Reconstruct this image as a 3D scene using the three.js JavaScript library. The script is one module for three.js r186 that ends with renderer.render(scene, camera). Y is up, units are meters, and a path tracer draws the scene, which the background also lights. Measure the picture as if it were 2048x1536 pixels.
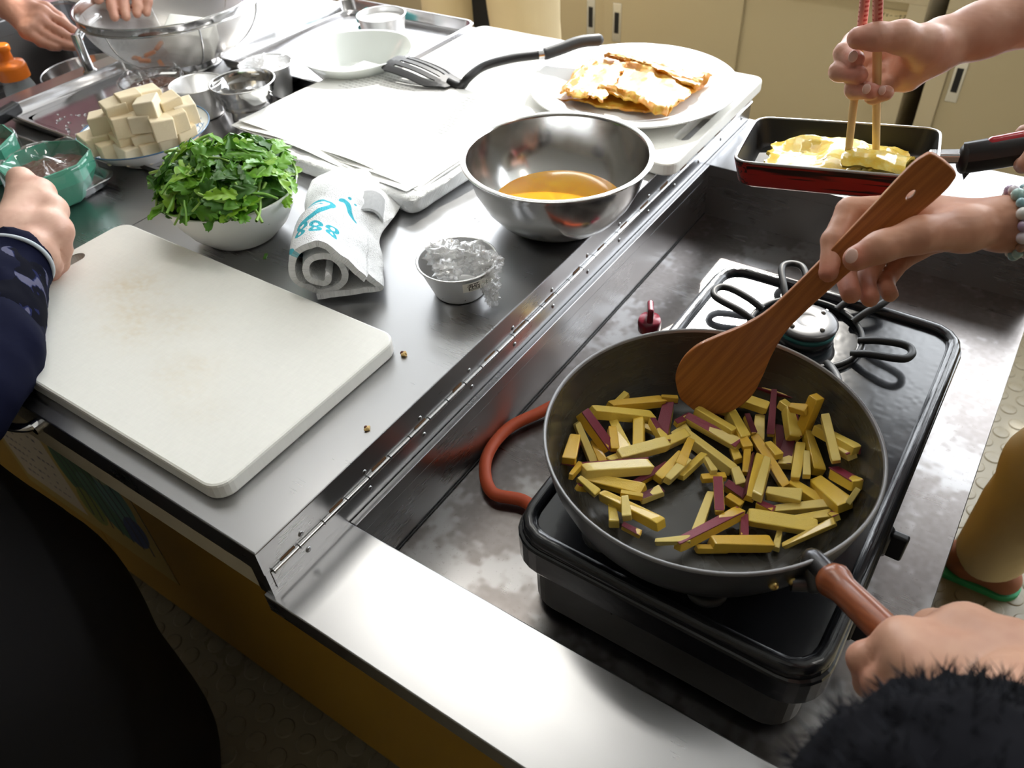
import * as THREE from 'three';
import { RoundedBoxGeometry } from 'three/addons/geometries/RoundedBoxGeometry.js';
import { mergeGeometries, mergeVertices, toCreasedNormals } from 'three/addons/utils/BufferGeometryUtils.js';
import { RectAreaLightUniformsLib } from 'three/addons/lights/RectAreaLightUniformsLib.js';

// ---------------------------------------------------------------- camera, sky, sun, exposure
const scene = new THREE.Scene();
const V = (x, y, z) => new THREE.Vector3(x, y, z);
const FOCAL = 1609, CAMERA_AT = V(0, 1.4, 0);
const RIGHT = V(0.82810342, -0.05144442, -0.55820982), DOWN = V(0.34695069, -0.73510522, 0.58244787), AHEAD = V(-0.44030665, -0.67599836, -0.59089447);
const camera = new THREE.PerspectiveCamera(2 * Math.atan(768 / FOCAL) * 180 / Math.PI, 2048 / 1536, 0.02, 60);
camera.position.copy(CAMERA_AT);
camera.quaternion.setFromRotationMatrix(new THREE.Matrix4().makeBasis(RIGHT, DOWN.clone().negate(), AHEAD.clone().negate()));
camera.focus = 0.85;
camera.userData.fStop = 8;
scene.add(camera);

const renderer = new THREE.WebGLRenderer({ antialias: true });
renderer.toneMapping = THREE.LinearToneMapping;
renderer.toneMappingExposure = 1.27;
renderer.shadowMap.enabled = true;
RectAreaLightUniformsLib.init();

scene.background = new THREE.Color().setRGB(6.1, 6.4, 6.7);          // bright hazy sky outside the windows
const LAMP = 11;                                                       // brightness of the ceiling tubes
const sun = new THREE.DirectionalLight(new THREE.Color().setRGB(1, 0.96, 0.88), 5.6);
const sunDirection = V(0.26, -0.72, 0.9).normalize();               // the way the light travels: in through the far windows
sun.position.copy(sunDirection).multiplyScalar(-8).add(V(-0.6, 0.8, -0.8));
sun.target.position.set(-0.6, 0.8, -0.8);
sun.shadow.radius = 2.5;
sun.shadow.mapSize.set(4096, 4096);
Object.assign(sun.shadow.camera, { left: -4, right: 4, top: 4, bottom: -4, near: 0.5, far: 20 });
scene.add(sun, sun.target);

// ---------------------------------------------------------------- helpers
function rng(seed) { let s = seed | 0; return () => { s = (s + 0x6d2b79f5) | 0; let t = Math.imul(s ^ (s >>> 15), 1 | s); t = (t + Math.imul(t ^ (t >>> 7), 61 | t)) ^ t; return ((t ^ (t >>> 14)) >>> 0) / 4294967296; }; }
const lerp = (a, b, t) => a + (b - a) * t, clamp = (x, a = 0, b = 1) => Math.min(b, Math.max(a, x)), smooth = (a, b, x) => { const t = clamp((x - a) / (b - a)); return t * t * (3 - 2 * t); };
function hash3(x, y, z) { let h = Math.imul(x, 374761393) ^ Math.imul(y, 668265263) ^ Math.imul(z, 2147483647 ^ 974634773); h = Math.imul(h ^ (h >>> 13), 1274126177); return ((h ^ (h >>> 16)) >>> 0) / 4294967296; }
function noise3(x, y, z) {
  const X = Math.floor(x), Y = Math.floor(y), Z = Math.floor(z); let u = x - X, v = y - Y, w = z - Z;
  u = u * u * (3 - 2 * u); v = v * v * (3 - 2 * v); w = w * w * (3 - 2 * w);
  const c = (i, j, k) => hash3(X + i, Y + j, Z + k);
  return lerp(lerp(lerp(c(0, 0, 0), c(1, 0, 0), u), lerp(c(0, 1, 0), c(1, 1, 0), u), v), lerp(lerp(c(0, 0, 1), c(1, 0, 1), u), lerp(c(0, 1, 1), c(1, 1, 1), u), v), w) * 2 - 1;
}
const fbm = (x, y, z, o = 4) => { let s = 0, a = 0.5; for (let i = 0; i < o; i++) { s += a * noise3(x, y, z); x *= 2.03; y *= 2.03; z *= 2.03; a *= 0.5; } return s; };
// periodic value noise for tiling textures
function tile2(x, y, px, py, seed = 0) {
  const X = Math.floor(x), Y = Math.floor(y); let u = x - X, v = y - Y; u = u * u * (3 - 2 * u); v = v * v * (3 - 2 * v);
  const c = (i, j) => hash3(((X + i) % px + px) % px, ((Y + j) % py + py) % py, seed);
  return lerp(lerp(c(0, 0), c(1, 0), u), lerp(c(0, 1), c(1, 1), u), v);
}
// rays through the photograph's pixels: a pixel gives a direction, the plane, wall or depth it meets gives the distance
const pixelRay = (px, py) => RIGHT.clone().multiplyScalar((px - 1024) / FOCAL).addScaledVector(DOWN, (py - 768) / FOCAL).add(AHEAD);
const onY = (px, py, y) => { const r = pixelRay(px, py); return r.multiplyScalar((y - CAMERA_AT.y) / r.y).add(CAMERA_AT); };
const onX = (px, py, x) => { const r = pixelRay(px, py); return r.multiplyScalar(x / r.x).add(CAMERA_AT); };
const onZ = (px, py, z) => { const r = pixelRay(px, py); return r.multiplyScalar(z / r.z).add(CAMERA_AT); };
const at = (px, py, depth) => pixelRay(px, py).multiplyScalar(depth).add(CAMERA_AT);

const taken = new Map();
function numbered(name) { const n = taken.get(name) || 0; taken.set(name, n + 1); return n ? name + '_' + String(n).padStart(3, '0') : name; }
function obj(name, geometry, material, parent) {
  const list = Array.isArray(geometry) ? geometry : [geometry];
  const g = list.length > 1 ? mergeGeometries(list.map(flat)) : list[0];
  const m = new THREE.Mesh(g, material);
  m.name = parent ? name : numbered(name); m.castShadow = m.receiveShadow = true;
  (parent || scene).add(m);
  return m;
}
function flat(g) {   // same attributes everywhere, so that pieces can be joined
  const h = g.index ? g.toNonIndexed() : g;
  for (const k of Object.keys(h.attributes)) if (!['position', 'normal', 'uv'].includes(k)) h.deleteAttribute(k);
  if (!h.attributes.normal) h.computeVertexNormals();
  if (!h.attributes.uv) h.setAttribute('uv', new THREE.BufferAttribute(new Float32Array(h.attributes.position.count * 2), 2));
  return h;
}
function tag(o, label, category, group) { o.userData.label = label; o.userData.category = category; if (group) o.userData.group = group; return o; }
function thing(name, label, category, position, group) {
  const g = new THREE.Group(); g.name = numbered(name); scene.add(g);
  if (position) g.position.copy(position);
  return tag(g, label, category, group);
}
function struct(name, geometry, material) { const m = obj(name, geometry, material); m.userData.kind = 'structure'; return m; }
function solo(name, geometry, material, label, category, group) { return tag(obj(name, geometry, material), label, category, group); }

// ---- geometry
const box = (x0, x1, y0, y1, z0, z1, r = 0, seg = 2) => {
  const w = x1 - x0, h = y1 - y0, d = z1 - z0;
  const g = r > 0 ? new RoundedBoxGeometry(w, h, d, seg, Math.min(r, w / 2.01, h / 2.01, d / 2.01)) : new THREE.BoxGeometry(w, h, d);
  return metricUV(g.translate((x0 + x1) / 2, (y0 + y1) / 2, (z0 + z1) / 2));
};
function metricUV(g) {   // uv in metres, from the face's main axis
  const h = g.index ? g.toNonIndexed() : g; if (!h.attributes.normal) h.computeVertexNormals();
  const p = h.attributes.position, n = h.attributes.normal, uv = new Float32Array(p.count * 2);
  for (let i = 0; i < p.count; i += 3) {
    let ax = 0, ay = 0, az = 0;
    for (let k = i; k < i + 3; k++) { ax += n.getX(k); ay += n.getY(k); az += n.getZ(k); }
    ax = Math.abs(ax); ay = Math.abs(ay); az = Math.abs(az);
    for (let k = i; k < i + 3; k++) {
      if (ay >= ax && ay >= az) { uv[2 * k] = p.getX(k); uv[2 * k + 1] = p.getZ(k); }
      else if (ax >= az) { uv[2 * k] = p.getZ(k); uv[2 * k + 1] = p.getY(k); }
      else { uv[2 * k] = p.getX(k); uv[2 * k + 1] = p.getY(k); }
    }
  }
  h.setAttribute('uv', new THREE.BufferAttribute(uv, 2));
  return h;
}
const lathe = (points, seg = 64) => new THREE.LatheGeometry(points.map(([r, y]) => new THREE.Vector2(Math.max(r, 1e-5), y)), seg);
const curve = (points, closed = false) => new THREE.CatmullRomCurve3(points.map((p) => (p.isVector3 ? p : V(...p))), closed, 'centripetal');
const tube = (points, r, seg = 24, rad = 10, closed = false) => new THREE.TubeGeometry(curve(points, closed), seg, r, rad, closed);
const cylinder = (r0, r1, h, seg = 24) => new THREE.CylinderGeometry(r0, r1, h, seg);
function bar(a, b, r, seg = 12) { const d = b.clone().sub(a), g = new THREE.CylinderGeometry(r, r, d.length(), seg); g.applyQuaternion(new THREE.Quaternion().setFromUnitVectors(V(0, 1, 0), d.normalize())); return g.translate((a.x + b.x) / 2, (a.y + b.y) / 2, (a.z + b.z) / 2); }
function extrude(points, depth, bevel = 0, holes = [], steps = 1, bevelSegments = 2) {
  const s = new THREE.Shape(points.map((p) => new THREE.Vector2(p[0], p[1])));
  for (const h of holes) s.holes.push(new THREE.Path(h.map((p) => new THREE.Vector2(p[0], p[1]))));
  return new THREE.ExtrudeGeometry(s, { depth, bevelEnabled: bevel > 0, bevelSize: bevel, bevelThickness: bevel, bevelSegments, steps, curveSegments: 12 });
}
function roundRect(x0, x1, y0, y1, r, n = 6) {
  const out = [];
  for (const [cx, cy, a] of [[x1 - r, y1 - r, 0], [x0 + r, y1 - r, 1], [x0 + r, y0 + r, 2], [x1 - r, y0 + r, 3]]) for (let i = 0; i <= n; i++) { const t = (a + i / n) * Math.PI / 2; out.push([cx + r * Math.cos(t), cy + r * Math.sin(t)]); }
  return out;
}
// plate lying in the xz plane: shape coordinates are (x, -z)
const slab = (points, y0, y1, bevel = 0, holes = []) => metricUV(extrude(points.map(([x, z]) => [x, -z]), (y1 - y0) - 2 * bevel, bevel, holes.map((h) => h.map(([x, z]) => [x, -z]))).rotateX(-Math.PI / 2).translate(0, y0 + bevel, 0));
function grid(nu, nv, f, closedU = false) {   // parametric sheet: f(u, v) -> Vector3
  const pos = [], uv = [], idx = [];
  for (let j = 0; j <= nv; j++) for (let i = 0; i <= nu; i++) { const p = f(i / nu, j / nv); pos.push(p.x, p.y, p.z); uv.push(i / nu, j / nv); }
  for (let j = 0; j < nv; j++) for (let i = 0; i < nu; i++) { const a = j * (nu + 1) + i, b = a + 1, c = a + nu + 1, d = c + 1; idx.push(a, b, d, a, d, c); }
  const g = new THREE.BufferGeometry(); g.setAttribute('position', new THREE.Float32BufferAttribute(pos, 3)); g.setAttribute('uv', new THREE.Float32BufferAttribute(uv, 2)); g.setIndex(idx); g.computeVertexNormals();
  return g;
}
function thickSheet(nu, nv, f, t, both = true) {   // a sheet with thickness t: top f, underside t below along the normal, closed rim
  const top = grid(nu, nv, f), P = top.attributes.position, N = top.attributes.normal, n = P.count, pos = [], uv = [], idx = [...top.index.array];
  for (let i = 0; i < n; i++) { pos.push(P.getX(i), P.getY(i), P.getZ(i)); uv.push(top.attributes.uv.getX(i), top.attributes.uv.getY(i)); }
  for (let i = 0; i < n; i++) { pos.push(P.getX(i) - N.getX(i) * t, P.getY(i) - N.getY(i) * t, P.getZ(i) - N.getZ(i) * t); uv.push(top.attributes.uv.getX(i), top.attributes.uv.getY(i)); }
  for (let k = 0; k < top.index.count; k += 3) idx.push(n + top.index.getX(k), n + top.index.getX(k + 2), n + top.index.getX(k + 1));
  const ring = [], W = nu + 1;
  for (let i = 0; i < nu; i++) ring.push(i); for (let j = 0; j < nv; j++) ring.push(j * W + nu); for (let i = nu; i > 0; i--) ring.push(nv * W + i); for (let j = nv; j > 0; j--) ring.push(j * W);
  for (let k = 0; k < ring.length; k++) { const a = ring[k], b = ring[(k + 1) % ring.length]; idx.push(a, n + a, b, b, n + a, n + b); }
  const g = new THREE.BufferGeometry(); g.setAttribute('position', new THREE.Float32BufferAttribute(pos, 3)); g.setAttribute('uv', new THREE.Float32BufferAttribute(uv, 2)); g.setIndex(idx);
  return toCreasedNormals(g, 1.3);
}
// smooth-joined tapered capsules meshed on a grid (surface nets). groups: [{bones:[[a, b, ra, rb]...], k}], the first is the palm or trunk that the others grow from
function sdfMesh(groups, cell, join = 0.01, bend) {
  let lo = V(1e9, 1e9, 1e9), hi = V(-1e9, -1e9, -1e9);
  for (const g of groups) for (const [a, b, ra, rb] of g.bones) for (const [p, r] of [[a, ra], [b, rb]]) { lo.min(V(p.x - r, p.y - r, p.z - r)); hi.max(V(p.x + r, p.y + r, p.z + r)); }
  const m = cell * 3; lo.subScalar(m); hi.addScalar(m);
  const nx = Math.ceil((hi.x - lo.x) / cell) + 1, ny = Math.ceil((hi.y - lo.y) / cell) + 1, nz = Math.ceil((hi.z - lo.z) / cell) + 1, N = nx * ny * nz;
  const smin = (a, b, k) => { const h = Math.max(k - Math.abs(a - b), 0) / k; return Math.min(a, b) - h * h * k * 0.25; };
  const fill = (g) => {
    const F = new Float32Array(N).fill(0.5), k = g.k || 0.006;
    for (const [a, b, ra, rb, flatten] of g.bones) {
      const reach = Math.max(ra, rb) + k * 2 + cell * 4 + 0.01, bx = b.x - a.x, by = b.y - a.y, bz = b.z - a.z, L2 = bx * bx + by * by + bz * bz || 1e-12;
      const i0 = Math.max(0, Math.floor((Math.min(a.x, b.x) - reach - lo.x) / cell)), i1 = Math.min(nx - 1, Math.ceil((Math.max(a.x, b.x) + reach - lo.x) / cell));
      const j0 = Math.max(0, Math.floor((Math.min(a.y, b.y) - reach - lo.y) / cell)), j1 = Math.min(ny - 1, Math.ceil((Math.max(a.y, b.y) + reach - lo.y) / cell));
      const k0 = Math.max(0, Math.floor((Math.min(a.z, b.z) - reach - lo.z) / cell)), k1 = Math.min(nz - 1, Math.ceil((Math.max(a.z, b.z) + reach - lo.z) / cell));
      for (let q = k0; q <= k1; q++) for (let j = j0; j <= j1; j++) for (let i = i0; i <= i1; i++) {
        const x = lo.x + i * cell - a.x, y = lo.y + j * cell - a.y, z = lo.z + q * cell - a.z, t = clamp((x * bx + y * by + z * bz) / L2);
        let ex = x - bx * t, ey = y - by * t, ez = z - bz * t;
        if (flatten) { const s = ex * flatten.x + ey * flatten.y + ez * flatten.z, f = flatten.amount; ex += flatten.x * s * f; ey += flatten.y * s * f; ez += flatten.z * s * f; }
        const d = Math.sqrt(ex * ex + ey * ey + ez * ez) - (ra + (rb - ra) * t), n = (q * ny + j) * nx + i;
        F[n] = smin(F[n], d, k);
      }
    }
    return F;
  };
  const base = fill(groups[0]), F = Float32Array.from(base);
  for (const g of groups.slice(1)) { const G = fill(g); for (let n = 0; n < N; n++) if (G[n] < 0.2) F[n] = Math.min(F[n], g.apart ? G[n] : smin(base[n], G[n], g.join || join)); }
  if (bend) for (let q = 0, n = 0; q < nz; q++) for (let j = 0; j < ny; j++) for (let i = 0; i < nx; i++, n++) if (Math.abs(F[n]) < 0.04) F[n] += bend(lo.x + i * cell, lo.y + j * cell, lo.z + q * cell);
  const id = new Int32Array(N).fill(-1), pos = [], idx = [], S = [1, nx, nx * ny];
  const corner = [0, S[0], S[1], S[0] + S[1], S[2], S[0] + S[2], S[1] + S[2], S[0] + S[1] + S[2]];
  const edges = []; for (let a = 0; a < 8; a++) for (let bit = 1; bit < 8; bit <<= 1) if (!(a & bit)) edges.push([a, a | bit]);
  for (let q = 0; q < nz - 1; q++) for (let j = 0; j < ny - 1; j++) for (let i = 0; i < nx - 1; i++) {
    const n = (q * ny + j) * nx + i; let mask = 0; for (let c = 0; c < 8; c++) if (F[n + corner[c]] < 0) mask |= 1 << c;
    if (!mask || mask === 255) continue;
    let x = 0, y = 0, z = 0, s = 0;
    for (const [a, b] of edges) { const A = F[n + corner[a]], B = F[n + corner[b]]; if ((A < 0) === (B < 0)) continue; const t = A / (A - B); x += lerp(a & 1, b & 1, t); y += lerp((a >> 1) & 1, (b >> 1) & 1, t); z += lerp((a >> 2) & 1, (b >> 2) & 1, t); s++; }
    id[n] = pos.length / 3; pos.push(lo.x + (i + x / s) * cell, lo.y + (j + y / s) * cell, lo.z + (q + z / s) * cell);
  }
  for (let q = 1; q < nz - 1; q++) for (let j = 1; j < ny - 1; j++) for (let i = 1; i < nx - 1; i++) {
    const n = (q * ny + j) * nx + i, inside = F[n] < 0;
    for (let d = 0; d < 3; d++) {
      if ((F[n + S[d]] < 0) === inside) continue;
      const u = S[(d + 1) % 3], v = S[(d + 2) % 3], a = id[n - u - v], b = id[n - v], c = id[n], e = id[n - u];
      if (a < 0 || b < 0 || c < 0 || e < 0) continue;
      if (inside) idx.push(a, b, c, a, c, e); else idx.push(a, c, b, a, e, c);
    }
  }
  const g = new THREE.BufferGeometry(); g.setAttribute('position', new THREE.Float32BufferAttribute(pos, 3)); g.setIndex(idx); g.computeVertexNormals();
  return g;
}
function displace(g, f) { const p = g.attributes.position; for (let i = 0; i < p.count; i++) { const q = f(V(p.getX(i), p.getY(i), p.getZ(i)), i); p.setXYZ(i, q.x, q.y, q.z); } g.computeVertexNormals(); return g; }
function paint(g, f) { const p = g.attributes.position, c = new Float32Array(p.count * 3); for (let i = 0; i < p.count; i++) c.set(f(p.getX(i), p.getY(i), p.getZ(i), i), i * 3); g.setAttribute('color', new THREE.BufferAttribute(c, 3)); return g; }

// ---- textures and materials
function dataTexture(w, h, f, srgb = false, rx = 1, ry = 1) {   // f(u, v, x, y) -> grey or [r, g, b], 0..1
  const a = new Uint8Array(w * h * 4);
  for (let y = 0; y < h; y++) for (let x = 0; x < w; x++) { const c = f(x / w, y / h, x, y), k = (y * w + x) * 4; const [r, g, b] = Array.isArray(c) ? c : [c, c, c]; a[k] = clamp(r) * 255; a[k + 1] = clamp(g) * 255; a[k + 2] = clamp(b) * 255; a[k + 3] = 255; }
  const t = new THREE.DataTexture(a, w, h); t.wrapS = t.wrapT = THREE.RepeatWrapping; t.magFilter = THREE.LinearFilter; t.minFilter = THREE.LinearMipmapLinearFilter; t.generateMipmaps = true; t.repeat.set(rx, ry);
  if (srgb) t.colorSpace = THREE.SRGBColorSpace; t.needsUpdate = true; return t;
}
function canvasTexture(w, h, draw) { const c = document.createElement('canvas'); c.width = w; c.height = h; draw(c.getContext('2d'), w, h); const t = new THREE.CanvasTexture(c); t.colorSpace = THREE.SRGBColorSpace; t.wrapS = t.wrapT = THREE.RepeatWrapping; return t; }
const std = (o) => new THREE.MeshStandardMaterial(o), phys = (o) => new THREE.MeshPhysicalMaterial(o);
const rgb = (r, g, b) => new THREE.Color().setRGB(r, g, b);
function tiled(t, rx, ry = rx, turn = 0) { const c = t.clone(); c.repeat.set(rx, ry); c.rotation = turn; c.needsUpdate = true; return c; }

const scratchTex = dataTexture(512, 512, (u, v) => {   // brushed steel: fine streaks along u, broken by wipes
  const streak = tile2(u * 6, v * 512, 6, 512, 1) * 0.5 + tile2(u * 24, v * 256, 24, 256, 2) * 0.3, blotch = tile2(u * 5, v * 5, 5, 5, 3) * 0.6 + tile2(u * 17, v * 17, 17, 17, 4) * 0.4;
  return 0.5 + 0.04 * (streak - 0.4) + 0.09 * (blotch - 0.5);
});
const grainTex = dataTexture(256, 256, (u, v) => 0.5 + 0.5 * (tile2(u * 64, v * 64, 64, 64, 7) * 0.6 + tile2(u * 128, v * 128, 128, 128, 8) * 0.4 - 0.5));
const blotchTex = dataTexture(256, 256, (u, v) => 0.25 + 0.5 * (tile2(u * 4, v * 4, 4, 4, 9) * 0.5 + tile2(u * 11, v * 11, 11, 11, 10) * 0.3 + tile2(u * 37, v * 37, 37, 37, 11) * 0.2) + 0.06);
const weaveTex = dataTexture(128, 128, (u, v) => 0.5 + 0.25 * Math.sin(u * Math.PI * 64) * Math.sin(v * Math.PI * 64) + 0.3 * (tile2(u * 32, v * 32, 32, 32, 12) - 0.5));
const terryTex = dataTexture(256, 256, (u, v) => 0.15 + 0.55 * tile2(u * 70, v * 70, 70, 70, 13) + 0.4 * tile2(u * 30, v * 30, 30, 30, 14));
const woodTex = dataTexture(512, 512, (u, v) => { const w = tile2(u * 3, v * 8, 3, 8, 15), g = Math.sin((v * 26 + w * 3.2) * Math.PI * 2) * 0.5 + 0.5, f = tile2(u * 8, v * 240, 8, 240, 16); return [0.86 + 0.08 * g + 0.1 * (f - 0.5), 0.84 + 0.1 * g + 0.12 * (f - 0.5), 0.82 + 0.1 * g + 0.12 * (f - 0.5)]; }, true);
const stainShadeTex = dataTexture(512, 512, (u, v) => {   // cooked-on brown-grey stains with ragged outlines and fine specks; the overall darkening also stands in for the bay's shade
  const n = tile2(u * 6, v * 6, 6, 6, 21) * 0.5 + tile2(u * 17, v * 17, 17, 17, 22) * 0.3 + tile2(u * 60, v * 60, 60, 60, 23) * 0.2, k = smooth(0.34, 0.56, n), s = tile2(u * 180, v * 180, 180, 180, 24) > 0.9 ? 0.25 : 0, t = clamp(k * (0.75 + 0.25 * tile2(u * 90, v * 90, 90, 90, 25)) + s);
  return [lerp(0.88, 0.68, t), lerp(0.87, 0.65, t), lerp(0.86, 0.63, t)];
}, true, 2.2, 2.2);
const speckTex = dataTexture(256, 256, (u, v) => (tile2(u * 200, v * 200, 200, 200, 17) > 0.93 ? 1 : 0.82 + 0.18 * tile2(u * 50, v * 50, 50, 50, 18)));

const M = {
  steel: phys({ color: rgb(0.44, 0.44, 0.447), metalness: 1, roughness: 0.58, roughnessMap: tiled(scratchTex, 2.4, 2.4) }),
  stainedShadedSteel: phys({ color: rgb(0.44, 0.44, 0.447), metalness: 1, roughness: 0.58, roughnessMap: tiled(scratchTex, 2.4, 2.4), map: stainShadeTex }),
  steelShiny: phys({ color: rgb(0.66, 0.66, 0.66), metalness: 1, roughness: 0.24, roughnessMap: tiled(blotchTex, 3, 3) }),
  steelSatin: phys({ color: rgb(0.62, 0.62, 0.62), metalness: 1, roughness: 0.5, roughnessMap: tiled(scratchTex, 1, 1) }),
  aluminium: phys({ color: rgb(0.78, 0.78, 0.78), metalness: 0.85, roughness: 0.62, roughnessMap: tiled(blotchTex, 2, 2) }),
  chrome: phys({ color: rgb(0.78, 0.78, 0.79), metalness: 1, roughness: 0.12 }),
  brass: phys({ color: rgb(0.62, 0.45, 0.16), metalness: 1, roughness: 0.35 }),
  rust: std({ color: rgb(0.16, 0.08, 0.035), roughness: 0.9 }),
  enamel: phys({ color: rgb(0.012, 0.013, 0.016), roughness: 0.2, clearcoat: 0.3, clearcoatRoughness: 0.1, bumpMap: tiled(blotchTex, 5, 5), bumpScale: 0.0008 }),
  iron: std({ color: rgb(0.018, 0.018, 0.018), roughness: 0.5 }),
  blackPlastic: phys({ color: rgb(0.016, 0.016, 0.018), roughness: 0.38 }),
  yellow: std({ color: rgb(0.42, 0.235, 0.025), roughness: 0.55 }),
  cream: std({ color: rgb(0.55, 0.49, 0.36), roughness: 0.6 }),
  cabinet: std({ color: rgb(0.47, 0.4, 0.26), roughness: 0.55, bumpMap: tiled(grainTex, 8, 8), bumpScale: 0.0002 }),
  cabinetFrame: std({ color: rgb(0.52, 0.45, 0.31), roughness: 0.55 }),
  black: std({ color: rgb(0.01, 0.01, 0.011), roughness: 0.8 }),
  wall: std({ color: rgb(0.2, 0.17, 0.13), roughness: 0.9 }),
  ceiling: std({ color: rgb(0.6, 0.6, 0.58), roughness: 0.95 }),
  rubberFloor: std({ color: rgb(0.24, 0.205, 0.135), roughness: 0.62, roughnessMap: tiled(blotchTex, 3, 3) }),
  boardPlastic: phys({ color: rgb(0.84, 0.83, 0.78), roughness: 0.42 }),
  porcelain: phys({ color: rgb(0.86, 0.87, 0.86), roughness: 0.12, clearcoat: 0.5, clearcoatRoughness: 0.05 }),
  whiteBowl: phys({ color: rgb(0.84, 0.84, 0.8), roughness: 0.3 }),
  paper: std({ color: rgb(0.88, 0.88, 0.86), roughness: 0.9 }),
  terry: phys({ color: rgb(0.84, 0.85, 0.85), roughness: 1, sheen: 0.4, bumpMap: tiled(terryTex, 12, 12), bumpScale: 0.0012 }),
  film: phys({ color: rgb(0.96, 0.97, 0.97), roughness: 0.06, transmission: 1, thickness: 0, ior: 1.45, side: THREE.DoubleSide }),
  glass: phys({ color: rgb(0.95, 0.97, 0.97), roughness: 0.03, transmission: 1, thickness: 0, ior: 1.5 }),
  skin: phys({ vertexColors: true, roughness: 0.48 }),
  egg: phys({ color: rgb(0.86, 0.55, 0.07), roughness: 0.25 }),
};

// ================================================================ the room
struct('floor', box(-4.5, 3.5, -0.2, 0, -3.25, 3.2), M.rubberFloor);
{
  const floor = scene.children.find((o) => o.name === 'floor');
  const studGeometry = lathe([[0.0185, 0], [0.0175, 0.0016], [0.0155, 0.0022], [0, 0.0023]], 14), pitch = 0.052, rest = [];
  const seen = (x, z) => (x > -0.98 && x < -0.42 && z > -0.5 && z < -0.1) || (x > 0.06 && x < 0.4 && z > -1.35 && z < -1.0);
  for (let j = -60; j < 62; j++) for (let i = -86; i < 67; i++) {
    const x = i * pitch + (j & 1 ? pitch / 2 : 0), z = j * pitch * 0.87 - 0.4;
    if (z < -3 || z > 1.5 || x < -3 || x > 2) continue;
    if (seen(x, z)) obj('stud', studGeometry, M.rubberFloor, floor).position.set(x, 0, z); else rest.push([x, z]);
  }
  const im = new THREE.InstancedMesh(studGeometry, M.rubberFloor, rest.length); im.name = 'far_studs'; im.userData.kind = 'stuff'; im.receiveShadow = true;
  rest.forEach(([x, z], i) => im.setMatrixAt(i, new THREE.Matrix4().makeTranslation(x, 0, z))); floor.add(im);
}
struct('ceiling', box(-4.7, 3.7, 3.05, 3.2, -3.3, 3.4), M.ceiling);
struct('wall_left', box(-4.65, -4.5, 0, 3.05, -3.25, 3.35), M.wall);
struct('wall_right', box(3.5, 3.65, 0, 3.05, -3.25, 3.35), M.wall);
struct('wall_front', box(-4.65, 3.65, 0, 3.05, 3.2, 3.35), M.wall);
struct('wall_back', [box(-4.5, 3.5, 0, 0.95, -3.25, -3.1), box(-4.5, 3.5, 2.86, 3.05, -3.25, -3.1), box(-4.5, -4.2, 0.95, 2.86, -3.25, -3.1), box(-2.35, -2.15, 0.95, 2.86, -3.25, -3.1), box(-0.74, -0.3, 0.95, 2.86, -3.25, -3.1), box(0.8, 1.0, 0.95, 2.86, -3.25, -3.1), box(3.08, 3.5, 0.95, 2.86, -3.25, -3.1)], M.wall);  // wide middle pier is added, out of view, to keep sun off the stove bay
const sash = std({ color: rgb(0.5, 0.5, 0.5), roughness: 0.4, metalness: 0.7 });
[[-4.2, -2.35], [-2.15, -0.74], [-0.3, 0.8], [1.0, 3.08]].forEach(([x0, x1], i) => {
  const w = struct('window_' + (i + 1), [box(x0, x1, 0.95, 0.99, -3.2, -3.14), box(x0, x1, 2.82, 2.86, -3.2, -3.14), box(x0, x0 + 0.04, 0.99, 2.82, -3.2, -3.14), box(x1 - 0.04, x1, 0.99, 2.82, -3.2, -3.14)], sash);
  const m = (x0 + x1) / 2;
  obj('window_frame', box(m - 0.025, m + 0.025, 0.99, 2.82, -3.19, -3.15), sash, w);
  obj('window_sill', box(x0, x1, 0.925, 0.95, -3.12, -3.04, 0.004), M.ceiling, w);
});
// ceiling lamps: tube fittings that fill the room softly
{
  const tubeGlow = std({ color: rgb(0.9, 0.9, 0.9), emissive: rgb(1, 0.98, 0.92), emissiveIntensity: 6 });
  for (const [x, z] of [[-1.25, -1.2], [1.5, -1.2]]) {
    const t = thing('ceiling_lamp', x < 0 ? 'long white fluorescent ceiling fitting above the work counter' : 'long white fluorescent ceiling fitting above the aisle', 'lamp', V(x, 3.05, z), 'ceiling lamps');
    obj('housing', box(-0.62, 0.62, -0.07, 0, -0.11, 0.11, 0.01), M.ceiling, t);
    for (const s of [-1, 1]) obj('tube', new THREE.CapsuleGeometry(0.014, 1.16, 4, 12).rotateZ(Math.PI / 2).translate(0, -0.09, s * 0.05), tubeGlow, t);
    const l = new THREE.RectAreaLight(new THREE.Color(1, 0.97, 0.9), LAMP, 1.2, 0.16); l.position.set(0, -0.112, 0); l.rotation.x = -Math.PI / 2; t.add(l);
  }
}

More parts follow.
